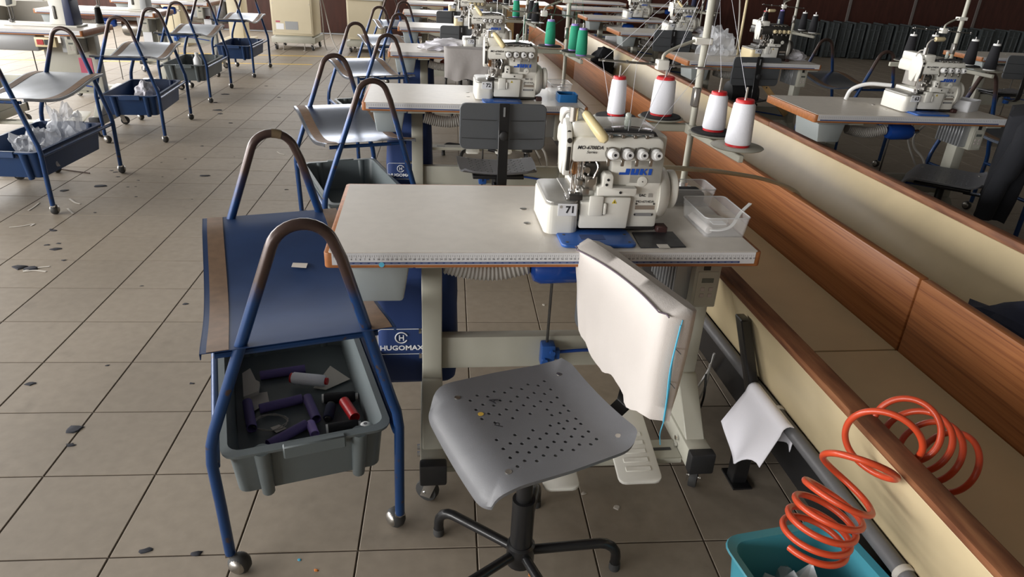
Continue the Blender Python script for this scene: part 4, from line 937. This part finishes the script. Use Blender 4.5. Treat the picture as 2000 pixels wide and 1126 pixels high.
o = MB().lathe([(.0062, 0), (.0062, .0006)], (0, 0, 0), (0, -1, 0), 20).build('round_sticker', mat('sticker_cyan', (.12, .50, .70), .5)); o.location = onT(71, .127, -.0011, .7275); o.rotation_euler = (0, 0, A0); tag(o, 'round light blue sticker on the ruler edge of the near table', 'sticker')
o = MB().lathe([(.0065, 0), (.0065, .0006)], (0, 0, 0), (0, 0, 1), 20).build('round_sticker', mat('sticker_yellow', (.62, .40, .06), .5)); o.location = at_z(939, 808, .4585); tag(o, 'round yellow sticker on the seat of the near chair', 'sticker')
for ch_, px_ in (('A', (964, 782)), ('P', (976, 829))):
    text(ch_, .028, M['ink'], ch71, ch71.matrix_basis.inverted() @ at_z(*px_, .4625), (0, 0, R(70-201)), name='pen_mark')
P = [onT(71, .86, .36, .86), at_x(1350, 330, 1.55), at_x(1420, 337, 1.78), at_x(1500, 352, 2.0), at_x(1560, 380, 2.175), at_x(1562, 385, 2.20)+Vector((.03, -.02, -.10)), at_x(1562, 385, 2.20)+Vector((.06, -.04, -.215))]
o = MB().tube([q-P[0] for q in smooth_path(P, 8)], .0075, 10).build('air_hose', M['cablec']); o.location = P[0]; tag(o, 'cream air hose crossing the trough behind machine 71', 'hose')
# things on the other tables
o = open_box('parts_box', 'small blue open box on the table of machine 72', 'box', 72, .905, .10, .095, .095, .036, M['bluebox'], th=.003, taper=.001)
open_box('clear_box', 'clear plastic box behind the blue box of machine 72', 'box', 72, .90, .30, .11, .15, .05, M['clear'])
open_box('paper_box', 'white paper box on the table of machine 63', 'box', 63, .905, .14, .13, .12, .055, M['white'], rz=.5, taper=.002)
def crumple(name, label, cat, c, sx, sy, sz, mt, seed, sub=3, amp=.28, group=None):
    rng = random.Random(seed); b = bmesh.new(); bmesh.ops.create_icosphere(b, subdivisions=sub, radius=1); ph = [rng.uniform(0, 6.28) for _ in range(9)]
    from mathutils import noise
    for v in b.verts:
        d = v.co.normalized(); n = noise.noise(d*2.2+Vector((seed*3.1, 0, 0)))*1.0+noise.noise(d*5.5+Vector((0, seed*1.7, 0)))*.5
        r = 1+amp*n; z = max(d.z*r, -.35); v.co = Vector((d.x*r*sx, d.y*r*sy, (z+.35)*sz/1.2))
    m = MB(); m.bm(b); o = m.build(name, mt, None, 25); o.location = c; return tag(o, label, cat, group)
crumple('white_garment', 'crumpled white cloth on the table of machine 73', 'cloth', onT(73, .42, .22, TOP+.002), .19, .13, .055, M['cloth2'], 4, 4, .5)
crumple('white_cloth', 'crumpled white cloth behind the handwheel of machine 62', 'cloth', onT(62, .93, .30, TOP+.002), .10, .10, .06, M['cloth2'], 8, 3, .5)
crumple('plastic_bag', 'clear plastic bag with red bits on the table of machine 62', 'bag', onT(62, .36, .40, TOP+.002), .14, .07, .17, M['bagclear'], 2, 4, .45)
crumple('white_cloth', 'folded white cloth on the table of machine 61', 'cloth', onT(61, .92, .25, TOP+.002), .12, .10, .05, M['cloth2'], 11, 3, .4)
crumple('plastic_bag', 'crumpled clear plastic bag, the low wide one in the blue crate', 'bag', (-1.45, .86, .215), .105, .15, .16, M['bagclear'], 5, 4, .55, 'clear bags in the blue crate')
crumple('plastic_bag', 'bunched clear plastic bag standing taller in the blue crate', 'bag', (-1.40, 1.10, .215), .085, .085, .22, M['bagclear'], 9, 4, .6, 'clear bags in the blue crate')
crumple('white_cloth', 'folded white cloth lying in the blue crate beside the brown lump', 'cloth', (-1.50, 2.55, .203), .085, .13, .15, M['cloth2'], 3, 4, .3)
crumple('brown_lump', 'brown round lump on the white cloth in the blue crate', 'bundle', (-1.475, 2.34, .203), .055, .045, .085, M['cardw'], 6, 3, .2)
o = thing('bottle', 'white plastic bottle standing in the grey crate', 'bottle', (-1.585, 4.02, .2105)); MB().lathe([(.035, 0), (.037, .01), (.037, .13), (.018, .16), (.016, .165)], (0, 0, 0), (0, 0, 1), 20).build('body', M['whitep'], o); MB().lathe([(.018, .165), (.018, .19), (.012, .195)], (0, 0, 0), (0, 0, 1), 16).build('cap', M['whitep'], o)
crumple('dark_cloth', 'dark navy cloth lying in the far channel of the trough', 'cloth', (2.46, -1.60, .371), .13, .30, .15, mat('navy_cloth', (.010, .014, .035), .9), 14, 3, .3)
crumple('dark_cloth', 'black cloth in the far channel near the trough end', 'cloth', (2.33, 3.9, .372), .12, .16, .22, M['darkcloth'], 15, 3, .3)
crumple('fabric_bundle', 'reddish fabric bundle hanging under the table of machine 73', 'bundle', onT(73, .47, .30, .60), .10, .08, .11, mat('brown_red_cloth', (.25, .07, .05), .9), 21, 3, .4)
P = [onT(63, .40, .42, TOP+.004), onT(63, .41, .40, TOP+.06), onT(63, .47, .36, TOP+.095), onT(63, .56, .30, TOP+.10)]
o = MB().tube([q-P[0] for q in smooth_path(P, 8)], .010, 10).build('suction_tube', M['whitep']); o.location = P[0]; tag(o, 'white suction tube bending into the table of machine 63', 'tube')
# ---------------------------------------------------------------- pipe, cloth, hose and bin beside the trough
pa, pb = at_z(1392, 645, .335), at_z(1765, 1120, .345); dd = (pb-pa); pa2, pb2 = pa-dd*1.4, pb+dd*.6
o = thing('conduit_pipe', 'grey conduit pipe running along the underside of the trough', 'pipe', pa2); MB().cyl((0, 0, 0), pb2-pa2, .017, n=16).build('pipe', M['pipe'], o)
for t in (.40, .62, .80):
    q = (pb2-pa2)*t; d = dd.normalized(); MB().lathe([(.019, -.007), (.021, -.005), (.021, .005), (.019, .007)], q, d, 18).build('pipe_clip', M['cableg'] if t > .5 else M['steel'], o)
m = MB(); m.tube(smooth_path([(pb2-pa2)*t+Vector((.035+.012*math.sin(9*t), 0, .01*math.cos(7*t))) for t in [i/14 for i in range(15)]], 4), .005, 8); o2 = m.build('air_tube', mat('air_tube_blue', (.05, .12, .20), .2, alpha=.8), o)
m = MB(); m.tube(smooth_path([(pb2-pa2)*t+Vector((.06+.01*math.sin(5*t), 0, -.01+.012*math.cos(9*t))) for t in [i/14 for i in range(15)]], 4), .009, 8); m.build('cable', M['cableb'], o)
for k in range(3):
    P = [at_z(1395-8*k, 690+20*k, .28), at_z(1385-6*k, 720+30*k, .20), at_z(1360-6*k, 760+40*k, .05)]
    o = MB().tube([q-P[0] for q in smooth_path(P, 6)], .0035, 8).build('cable', M['whitep'] if k < 2 else M['cableb']); o.location = P[0]; tag(o, ('thin white cable looping under the conduit pipe', 'thin white cable nearer the table leg, under the pipe', 'thin black cable on the floor under the pipe')[k], 'cable')
d = dd.normalized(); q0 = at_z(1472, 757, .34); L_ = .20; side = Vector((-d.y, d.x, 0)); side = side if side.x < 0 else -side
def drape(s, t):   # s along, t from inner hem over the pipe to outer hem
    a = -1+2*t; p = q0+d*(s*L_)+Vector((0, 0, 0)); lenL = .15-.035*math.cos(6*s+1)-.05*abs(s-.55)
    if abs(a) < .25: th = a/.25*R(100); return p+side*(.0195*math.sin(th))+Vector((0, 0, .0195*math.cos(th)))
    e = (abs(a)-.25)/.75; sg = 1 if a > 0 else -1; wv = .010*math.sin(9*s+2*sg)*e
    return p+side*(sg*.0192+sg*.045*e*(1 if sg > 0 else .1)+wv)+Vector((0, 0, -.004-lenL*e*(1 if sg > 0 else .55)))
m = MB(); V = [drape(i/14, j/28)-q0 for j in range(29) for i in range(15)]; m.add(V, [(j*15+i, j*15+i+1, (j+1)*15+i+1, (j+1)*15+i) for j in range(28) for i in range(14)])
o = m.build('white_rag', M['cloth2'], None, 60); o.location = q0; tag(o, 'white rag hung over the grey conduit pipe', 'rag')
md = o.modifiers.new('thickness', 'SOLIDIFY'); md.thickness = .002
# orange spiral hose
ax = smooth_path([(1.815, -2.115, .512), (1.745, -2.105, .552), (1.675, -2.115, .602), (1.60, -2.155, .60), (1.55, -2.19, .565), (1.515, -2.205, .510), (1.498, -2.212, .460), (1.490, -2.216, .42)], 40)
loops = 0; pts = []; N_ = len(ax)-1; ph = R(-60)
up = Vector((0, 0, 1))
for i, c in enumerate(ax):
    f = i/N_; t = (ax[min(i+1, N_)]-ax[max(i-1, 0)]).normalized(); u = (up-t*up.dot(t))
    u = u.normalized(); w_ = t.cross(u); dens = 5.0 if f < .30 else (2.3 if f < .66 else 5.0); ph += dens*2*math.pi/N_*2.75 if False else 0
    pts.append((c, t, u, w_, dens))
fine = []; ph = R(200)
for i in range(N_):
    c0, t0, u0, w0, d0 = pts[i]; c1, t1, u1, w1, d1 = pts[i+1]
    for k in range(4):
        e = k/4; c = c0.lerp(c1, e); u = u0.lerp(u1, e).normalized(); w_ = w0.lerp(w1, e).normalized(); ph += 2*math.pi*d0*2.6/(N_*4)
        fine.append(c+(u*math.cos(ph)+w_*math.sin(ph))*.058)
hs = thing('spiral_hose', 'orange coiled air hose hanging over the trough rim into the teal bin', 'hose', fine[0])
MB().tube([q-fine[0] for q in fine], .0062, 10).build('coil', M['hose'], hs)
e0 = fine[0]; MB().tube([(0, 0, 0), (.006, -.012, -.025), (.012, -.016, -.048)], [.0065, .0085, .0095], 12).build('hose_cuff', M['blackp'], hs)
bn = thing('waste_bin', 'teal plastic bin under the orange coiled hose', 'bin', (1.555, -2.235, 0), R(10)); m = MB()
Lr = [(0, .105, .135, .03), (.27, .128, .168, .035), (.292, .130, .170, .035), (.30, .142, .182, .04), (.304, .140, .180, .04), (.30, .124, .164, .034), (.01, .100, .130, .03)]
rg = [[(p[0], p[1], z) for p in rrect(-a, a, -b, b, r, 5)] for z, a, b, r in Lr]; n = len(rg[0])
m.add([p for l in rg for p in l], [(i*n+k, i*n+(k+1) % n, (i+1)*n+(k+1) % n, (i+1)*n+k) for i in range(len(rg)-1) for k in range(n)]+[tuple(range(n))[::-1], tuple((len(rg)-1)*n+k for k in range(n))]); m.build('shell', M['teal'], bn)
crumple('bin_liner', 'clear plastic film inside the teal bin', 'plastic film', (1.53, -2.17, .015), .07, .09, .24, M['bagclear'], 31, 3, .5)
# ---------------------------------------------------------------- floor scraps
def strip(pts, w_, mt, name, label, cat, group):
    tape_path([at_z(x, y, .0012) for x, y in pts], w_, .0012, mt, name, label, cat)['group'] = group
GS = 'white fabric strips on the floor'
for pts, lab in (([(55, 411), (66, 404), (76, 396)], 'short white strip by the blue crate trolley wheel'), ([(136, 388), (146, 395), (157, 398)], 'bent white strip between the two trolley wheels'), ([(132, 407), (137, 412), (143, 417)], 'small white strip beside the trolley wheel'), ([(18, 444), (45, 441), (66, 437), (60, 441)], 'long looped white strip in the aisle'), ([(45, 530), (68, 528), (90, 530)], 'straight white strip beside dark lint in the aisle'), ([(45, 529), (72, 523), (97, 520)], 'upper white strip of the crossed pair in the aisle'), ([(541, 296), (547, 300), (556, 302), (603, 295)][:3], 'white scrap between the trolley legs')):
    strip(pts, .009, M['paper'], 'fabric_strip', lab, 'fabric strip', GS)
def scrap(x, y, s, mt, seed, name, label, cat, group, el=1.6):
    rng = random.Random(seed); c = at_z(x, y, 0.0003); n = 9; V = []
    for k in range(n): a = 2*math.pi*k/n; r = s*rng.uniform(.5, 1.1); V.append(Vector((r*math.cos(a)*el, r*math.sin(a), 0)))
    m = MB(); m.add(V+[v*.8+Vector((0, 0, s*.14)) for v in V], [tuple(range(n))[::-1], tuple(range(n, 2*n))]+[(i, (i+1) % n, n+(i+1) % n, n+i) for i in range(n)])
    o = m.build(name, mt); o.location = c; tag(o, label, cat, group)
LN = [(195, 363, .028), (125, 372, .02), (400, 343, .022), (38, 522, .03), (62, 523, .028), (270, 352, .007), (108, 486, .02), (125, 508, .011), (315, 317, .006), (362, 310, .008), (458, 306, .005), (375, 389, .005), (317, 345, .006), (185, 415, .008), (145, 838, .022), (138, 868, .010), (60, 749, .015), (285, 1075, .012), (384, 1080, .012), (277, 558, .006), (362, 593, .009), (210, 713, .006), (374, 748, .007), (225, 336, .012), (230, 345, .010), (218, 333, .009), (440, 184, .03), (425, 215, .03), (395, 285, .012), (430, 222, .02), (450, 240, .016), (100, 448, .012), (115, 475, .010), (92, 478, .010), (266, 384, .007), (105, 450, .012), (520, 168, .014), (545, 190, .014), (265, 364, .006), (250, 365, .008), (705, 310, .012), (620, 335, .012), (560, 370, .010), (160, 300, .02), (420, 200, .02)]
for k, (x, y, s) in enumerate(LN): scrap(x, y, s, M['lint'], k, 'lint_scrap', 'small dark lint scrap lying on the floor tiles', 'lint', 'dark lint scraps on the floor')
for (x, y, s, mt, lab) in ((1204, 990, .013, 'paper', 'beige paper scrap on the dark floor behind the chair base'), (1140, 963, .008, 'paper', 'tangle of white thread under the table of machine 71'), (617, 1113, .006, 'orange', 'tiny orange scrap beside the near trolley wheel'), (1036, 1122, .008, 'orange', 'orange scrap beside the chair leg'), (584, 1092, .006, 'cyan', 'tiny blue scrap on the floor by the trolley'), (484, 1084, .004, 'white', 'tiny white scrap on the floor by the trolley'), (1062, 595, .010, 'paper', 'white scrap on the floor under the table of machine 71'), (1128, 610, .012, 'paper', 'beige scrap on the floor under the blue tank')):
    scrap(x, y, s, M[mt], hash(lab) % 97 if False else int(x), 'paper_scrap', lab, 'scrap', 'paper scraps on the floor', 1.1)
# ================================================================ left row
tabL = [(-2.78, .72, 'white-topped table corner beside the crate of clear bags'), (-2.775, 2.24, 'sewing table with orange edge carrying the blue-ended machine'), (-2.86, 3.79, 'sewing table behind the blue-ended machine, with a steel motor below'), (-2.84, 5.27, 'sewing table nearest the beige cabinets')]
for (x, y, lab) in tabL: dup(protoT2, (x, y, 0), R(1.0), lab, 'sewing tables in the far aisle row')
def make_lock(label, blue=True):
    t = thing('lockstitch_machine', label, 'sewing machine'); cr = M['cream']
    MB().box(0, .50, .0, .18, 0, .012, r=.004).build('bed', cr, t)
    MB().prism([(.30, .012), (.42, .012), (.42, .27), (.30, .27), (.315, .20), (.325, .12)], .03, .15, 'y', r=.008).build('pillar', cr, t)
    MB().prism([(-.02, .205), (.30, .185), (.42, .18), (.42, .285), (.02, .275), (-.02, .262)], .035, .145, 'y', r=.010).build('arm', cr, t)
    MB().prism([(-.03, .13), (.045, .12), (.07, .20), (.07, .27), (-.03, .265)], .03, .15, 'y', r=.008).build('head', cr, t)
    MB().prism([(.04, .128), (.075, .14), (.085, .215), (.045, .215)], .026, .05, 'y', r=.003).build('face_guard', M['dgreyp'], t)
    m = MB(); m.cyl((.02, .09, .03), (.02, .09, .13), .006, n=10); m.cyl((.035, .10, .03), (.035, .10, .13), .005, n=10); m.box(.008, .032, .075, .11, .014, .035, r=.003, seg=1); m.build('needle_bar', M['darksteel'], t)
    m = MB(); m.box(.345, .365, .024, .032, .05, .14, r=.006); m.build('sight_window', M['darksteel'], t)
    MB().prism([(.415, .0), (.475, .0), (.468, .30), (.425, .30)], .02, .16, 'y', r=.006).build('end_cover', mat('navy_enamel', (.02, .028, .075), .4) if blue else M['fin'], t)
    MB().lathe([(.02, 0), (.05, .004), (.052, .02), (.03, .028)], (.47, .09, .23), (1, 0, 0), 24).build('handwheel', M['chrome'] if blue else M['blackp'], t)
    MB().box(.10, .30, .02, .09, .165, .192, r=.008).build('lamp_bar', M['whitep'], t)
    return t
lk = make_lock('cream lockstitch machine with navy blue end cover'); lk.location = (-2.36, 2.43, TOP+.0005); lk.rotation_euler = (0, 0, R(1)); lk['group'] = 'lockstitch machines'
l2 = make_lock('cream lockstitch machine with grey end, behind the blue-ended one', False); l2.location = (-2.42, 3.93, TOP+.0005); l2.rotation_euler = (0, 0, R(1)); l2['group'] = 'lockstitch machines'
dup(l2, (-2.40, 5.42, TOP+.0005), R(1), 'cream lockstitch machine on the table nearest the beige cabinets', 'lockstitch machines')
c = make_cone('black thread cone standing on the table of the blue-ended machine', None, .12, .030, .020, 'whitep', 'blackc'); c.location = (-1.83, 2.74, TOP+.0005)
def make_motor(label):
    t = thing('clutch_motor', label, 'motor'); MB().lathe([(.05, 0), (.07, .01), (.075, .03), (.075, .15), (.07, .18), (.04, .19)], (0, 0, 0), (1, 0, 0), 28).build('housing', M['steel'], t)
    MB().box(.20, .29, -.10, .02, -.12, .10, r=.006).build('switch_box', M['frame'], t); MB().box(.205, .285, -.103, -.1, -.115, .095, r=.001, seg=1).build('switch_plate', M['white'], t); MB().box(.21, .28, -.1045, -.103, -.02, .012).build('plate_band', mat('dark_red', (.10, .02, .02), .4), t)
    m = MB(); m.box(.02, .17, -.03, .03, .06, .10); m.build('mount', M['darksteel'], t); return t
mo = make_motor('steel clutch motor with white switch plate under the second aisle table'); mo.location = (-2.22, 4.05, .60); mo['group'] = 'clutch motors'
dup(mo, (-2.12, 5.50, .60), 0, 'steel clutch motor with white switch plate under the table nearest the cabinets', 'clutch motors')
o = thing('switch_panel', 'beige switch panel with red and black buttons under the orange table edge', 'switch panel', (-2.08, 2.26, .64)); MB().box(0, .14, 0, .04, 0, .065, r=.003).build('panel', M['cream2'], o); MB().box(.015, .06, -.004, .001, .015, .05, r=.002, seg=1).build('red_button', M['red'], o); MB().box(.065, .11, -.004, .001, .015, .05, r=.002, seg=1).build('black_button', M['blackp'], o)
o = thing('motor_cover', 'long grey metal box under the orange-edged sewing table', 'motor box', (-2.70, 2.33, .60)); MB().box(0, .60, 0, .12, 0, .115, r=.012).build('box', M['fin'], o)
o = thing('modesty_panel', 'grey metal skirt panel under the table of the blue-ended machine', 'panel', (-2.16, 2.50, .28)); MB().box(0, .36, 0, .015, 0, .36, r=.003).build('panel', M['frame'], o)
m = MB()
for k in range(5): m.cyl((.04+k*.07, -.003, .02), (.04+k*.07, .001, .02), .008, n=10)
m.build('hole', M['blackp'], o)
o = MB().box(0, .09, 0, .006, 0, .12, r=.002, seg=1).build('pink_tag', M['pink']); o.location = (-1.83, 2.30, .45); tag(o, 'pink paper tag on the table leg below the blue-ended machine', 'tag')
o = MB().prism(rrect(0, .26, 0, .18, .02, 3), 0, .06, 'z', r=.01).build('white_box', M['white']); o.location = (-2.36, 2.42, .22); o.rotation_euler = (0, 0, .2); tag(o, 'white box under the orange-edged sewing table', 'box')
o = thing('floor_pedal', 'black floor pedal in a beige frame under the first aisle table', 'pedal', (-1.98, 1.30, 0), R(5)); MB().box(0, .24, 0, .20, .02, .05, r=.006).build('frame', M['frame'], o); MB().box(.02, .22, .02, .18, .05, .058, r=.003).build('plate', M['blackp'], o)
for k, (P, lab) in enumerate(((((-2.05, 1.52, .004), (-1.88, 1.62, .004), (-1.78, 1.50, .004), (-1.62, 1.42, .004), (-1.45, 1.36, .004)), 'brown cable snaking over the floor behind the clear bags'), (((-2.1, 1.42, .004), (-1.95, 1.45, .004), (-1.85, 1.58, .004), (-1.95, 1.72, .004)), 'black cable curled on the floor by the floor pedal'))):
    P = [Vector(p) for p in P]; o = MB().tube([q-P[0] for q in smooth_path(P, 8)], .0035, 8).build('floor_cable', mat('brown_cable', (.09, .045, .03), .5)); o.location = P[0]; tag(o, lab, 'cable')
# ================================================================ cabinets by the back wall
def make_cabinet(label, w_, d, z0, z1, vent=True):
    t = thing('machine_cabinet', label, 'cabinet'); cr = mat('cabinet_beige', (.60, .53, .38), .45, var=.02)
    MB().box(0, w_, 0, d, z0, z1, r=.006).build('body', cr, t); MB().box(.02, w_-.02, -.004, .001, z0+.03, z1-.02, r=.002, seg=1).build('door', cr, t)
    MB().box(-.02, w_+.02, -.02, d+.02, z0-.10, z0-.02, r=.004).build('skid', M['frame'], t); MB().box(.03, w_-.03, .02, d-.02, z0-.021, z0+.001).build('spacer', M['frame'], t)
    for x in (.03, w_-.03):
        for y in (.02, d-.04):
            m = MB(); mw = MB(); caster(m, mw, x, y, R(80), z0-.1); ca = m.build('caster', M['chrome'], t); mw.build('wheel', M['rubber'], ca)
    for x in (.14, w_-.14): m = MB(); m.cyl((x, 0, .006), (x, 0, z0-.1), .006, n=8); m.lathe([(.025, 0), (.025, .006), (.008, .012)], (x, 0, 0), (0, 0, 1), 14); m.build('levelling_foot', M['steel'], t)
    if vent:
        MB().box(.19, .37, -.006, -.0035, z0+.08, z0+.19).build('vent', M['fin'], t); MB().box(.06, .17, -.006, -.0035, z0+.08, z0+.16).build('paper_label', M['white'], t); MB().box(.06, .12, -.006, -.0035, z0+.175, z0+.195).build('red_label', M['pink'], t); MB().box(.06, .12, -.006, -.0035, z1-.14, z1-.08).build('yellow_label', M['yellow'], t)
        m = MB()
        for x in (.035, w_-.035):
            for z in (z0+.06, (z0+z1)/2, z1-.06): m.cyl((x, -.004, z), (x, -.007, z), .006, n=8)
        m.build('screw', M['steel'], t)
    return t
cb1 = make_cabinet('tall beige machine cabinet on castors with vent and paper labels', .58, .55, .20, 1.05); cb1.location = (-1.70, 7.62, 0); cb1.rotation_euler = (0, 0, R(-2)); cb1['group'] = 'beige cabinets by the back wall'
cb2 = make_cabinet('lower beige machine cabinet on castors under a grey top', .50, .5, .18, .72, False); cb2.location = (-.64, 7.62, 0); cb2['group'] = 'beige cabinets by the back wall'
MB().box(-.16, .66, -.12, .60, .74, .80, r=.01).build('worktop', M['fin'], cb2); MB().box(-.03, .53, -.06, .55, .715, .742, r=.004).build('apron', M['white'], cb2)
for (x, y, w_, lab) in ((-2.50, 7.75, .46, 'beige machine stand beside the tall vented cabinet'), (-3.35, 7.6, .5, 'beige machine stand in the far corner behind the aisle row'), (.35, 8.1, .5, 'beige machine stand behind the farthest sewing table')):
    t = thing('machine_stand', lab, 'machine stand', (x, y, 0)); cr = MATS['cabinet_beige']
    MB().box(.03, w_-.03, -.03, .50, 0, .10, r=.006).build('base', cr, t); MB().box(.14, w_-.12, .08, .42, .10, .78, r=.006).build('post', cr, t); MB().box(-.1, w_+.12, -.08, .5, .78, .83, r=.006).build('table', M['fin'], t)
    MB().box(-.02, .12, .10, .40, .30, .60, r=.01).build('gear_box', M['darksteel'], t); MB().box(.02, w_-.02, .12, .30, .83, 1.05, r=.02).build('machine_head', M['cream'], t)
o = thing('electric_box', 'grey electric box on the maroon wall between the beige cabinets', 'electric box', (-.92, 9.93, .55)); MB().box(0, .22, 0, .05, 0, .35, r=.006).build('box', M['frame'], o)
for k, (P, lab) in enumerate((([(-1.05, 7.75, 1.0), (-1.0, 7.7, .5), (-.98, 7.72, .03), (-.8, 7.6, .006)], 'pale cable hanging beside the tall beige cabinet'), ([(-1.08, 7.8, 1.05), (-.98, 7.78, .6), (-.86, 7.55, .2), (-.72, 7.3, .006)], 'long pale cable slanting from the tall cabinet to the floor'))):
    P = [Vector(p) for p in P]; o = MB().tube([q-P[0] for q in smooth_path(P, 8)], .008, 8).build('cable', M['cableg']); o.location = P[0]; tag(o, lab, 'cable')
# far end of the middle rows
dup(protoT2, (1.80, 8.5, 0), R(-90), 'orange-edged table set at an angle past the trough end', 'tables past the trough end')
t = thing('electric_cabinet', 'grey control cabinet standing past the end of the trough', 'cabinet', (1.30, 7.5, 0)); MB().box(0, .34, 0, .3, .04, .72, r=.006).build('body', M['frame'], t); MB().box(.10, .30, -.006, .001, .10, .68, r=.003).build('door', M['drawer'], t); MB().box(.02, .09, -.02, .001, .48, .66, r=.004).build('switch_box', M['cream'], t)
MB().box(.02, .32, .02, .28, 0, .04).build('plinth', M['black'], t)
dup(protoT2, (2.72, 8.95, 0), R(2), 'white-topped table along the maroon wall', 'tables past the trough end'); dup(protoT2, (3.95, 8.95, 0), R(2), 'white-topped table along the maroon wall, next to the dark crates', 'tables past the trough end')
o = thing('carton', 'brown cardboard carton at the end of the trough', 'carton', (1.48, 8.9, 0)); MB().box(0, .4, 0, .4, 0, .62, r=.006).build('box', M['cardw'], o); MB().box(.22, .28, -.002, .401, .3, .622).build('tape', M['tape'], o)
# stacked dark crates on edge against the back wall
def make_panel_crate():
    t = thing('folded_crate', 'dark grey ribbed plastic crate standing on edge by the maroon wall', 'crate', group='dark crates standing along the wall'); g_ = M['gcrate']
    MB().prism([(0, 0), (.20, .015), (.20, .585), (0, .60)], 0, .38, 'y', r=.006, seg=1).build('shell', g_, t)
    m = MB()
    for k in range(3): m.box(.02, .18, -.014, .002, .10+k*.19, .125+k*.19, r=.003, seg=1)
    for x in (.015, .10, .185): m.box(x-.012, x+.012, -.016, .002, .02, .58, r=.004, seg=1)
    m.build('rib', g_, t); MB().box(-.012, .012, -.02, .40, -.0, .604, r=.004, seg=1).build('rim', g_, t); return t
pc = make_panel_crate(); A_, B_ = Vector((7.0, 9.45, 0)), Vector((10.9, 9.0, 0)); nC = 17; pc.location = A_; pc.rotation_euler = (0, 0, R(-7))
for k in range(1, nC):
    q = A_.lerp(B_, k/(nC-1)); q.y += .03*math.sin(k*2.3); dup(pc, q, R(-7+3*math.sin(k*1.7)))
# right-hand far row
dup(protoT2, (5.55, 2.95, 0), R(1.9), 'sewing table in the farthest dark row, wooden edge', 'sewing tables in the dark row'); dup(protoT2, (5.45, 1.05, 0), R(1.9), 'sewing table in the dark row behind the black cones', 'sewing tables in the dark row')
dm = make_overlock('dark metal overlock machine in the dark row behind machine 63', '', dark=True, logo=False); dm.location = L2W((5.45, 1.05), A0, .54, .10, TOP); dm.rotation_euler = (0, 0, A0); dm['group'] = 'overlock machines on the sewing tables'
dup(ch, (5.9, 3.05, 0), R(88), 'grey work chair in the dark row', 'work chairs')
t = thing('control_screen', 'grey control box on a cream pole beside machine 62', 'control box', L2W(tables[62], A0, .575, .47, TOP)); MB().cyl((0, 0, 0), (0, 0, .42), .010, n=14).build('pole', M['cream2'], t); MB().box(-.02, .24, -.03, .06, .42, .55, r=.008).build('box', M['dgreyp'], t); MB().box(-.10, -.03, -.02, .04, .40, .52, r=.006).build('switch', M['cream2'], t)
m = MB(); m.tube(smooth_path([(-.06, 0, .42), (-.03, .01, .25), (-.02, 0, .06), (-.06, -.01, .004)], 6), .006, 8); m.build('cable', M['cableg'], t)
o = thing('wood_brace', 'yellowish wooden brace with holes under the table of machine 62', 'brace', L2W(tables[62], A0, .50, .02, .70), A0); MB().prism([(0, 0), (.05, 0), (.36, -.30), (.33, -.33)], 0, .018, 'y', r=.002, seg=1).build('plank', M['cardw'], o)
m = MB()
for k in range(4): m.cyl((.07+k*.075, -.001, -.045-k*.073), (.07+k*.075, .001, -.045-k*.073), .006, n=10)
m.build('hole', M['ink'], o)
o = thing('big_motor', 'dark clutch motor under the table of machine 62', 'motor', L2W(tables[62], A0, .42, .20, .50), A0); MB().lathe([(.05, 0), (.095, .01), (.10, .04), (.10, .20), (.08, .23), (.03, .24)], (0, 0, 0), (1, 0, 0), 28).build('housing', M['blackp'], o); MB().box(.03, .20, -.03, .03, .08, .215, r=.003, seg=1).build('mount', M['darksteel'], o)
o = thing('white_slab', 'upright white slab between the two bright tables beyond the trough board', 'board', tuple(at_y(1181, 92, 4.95)[:2])+(0,), R(4)); MB().box(0, .27, 0, .012, .02, .62, r=.003).build('board', M['white'], o); MB().box(.02, .07, -.05, .06, 0, .02, r=.003).build('foot', M['blackp'], o); MB().box(.20, .25, -.05, .06, 0, .02, r=.003).build('foot', M['blackp'], o)  # plain upright white slab on black feet
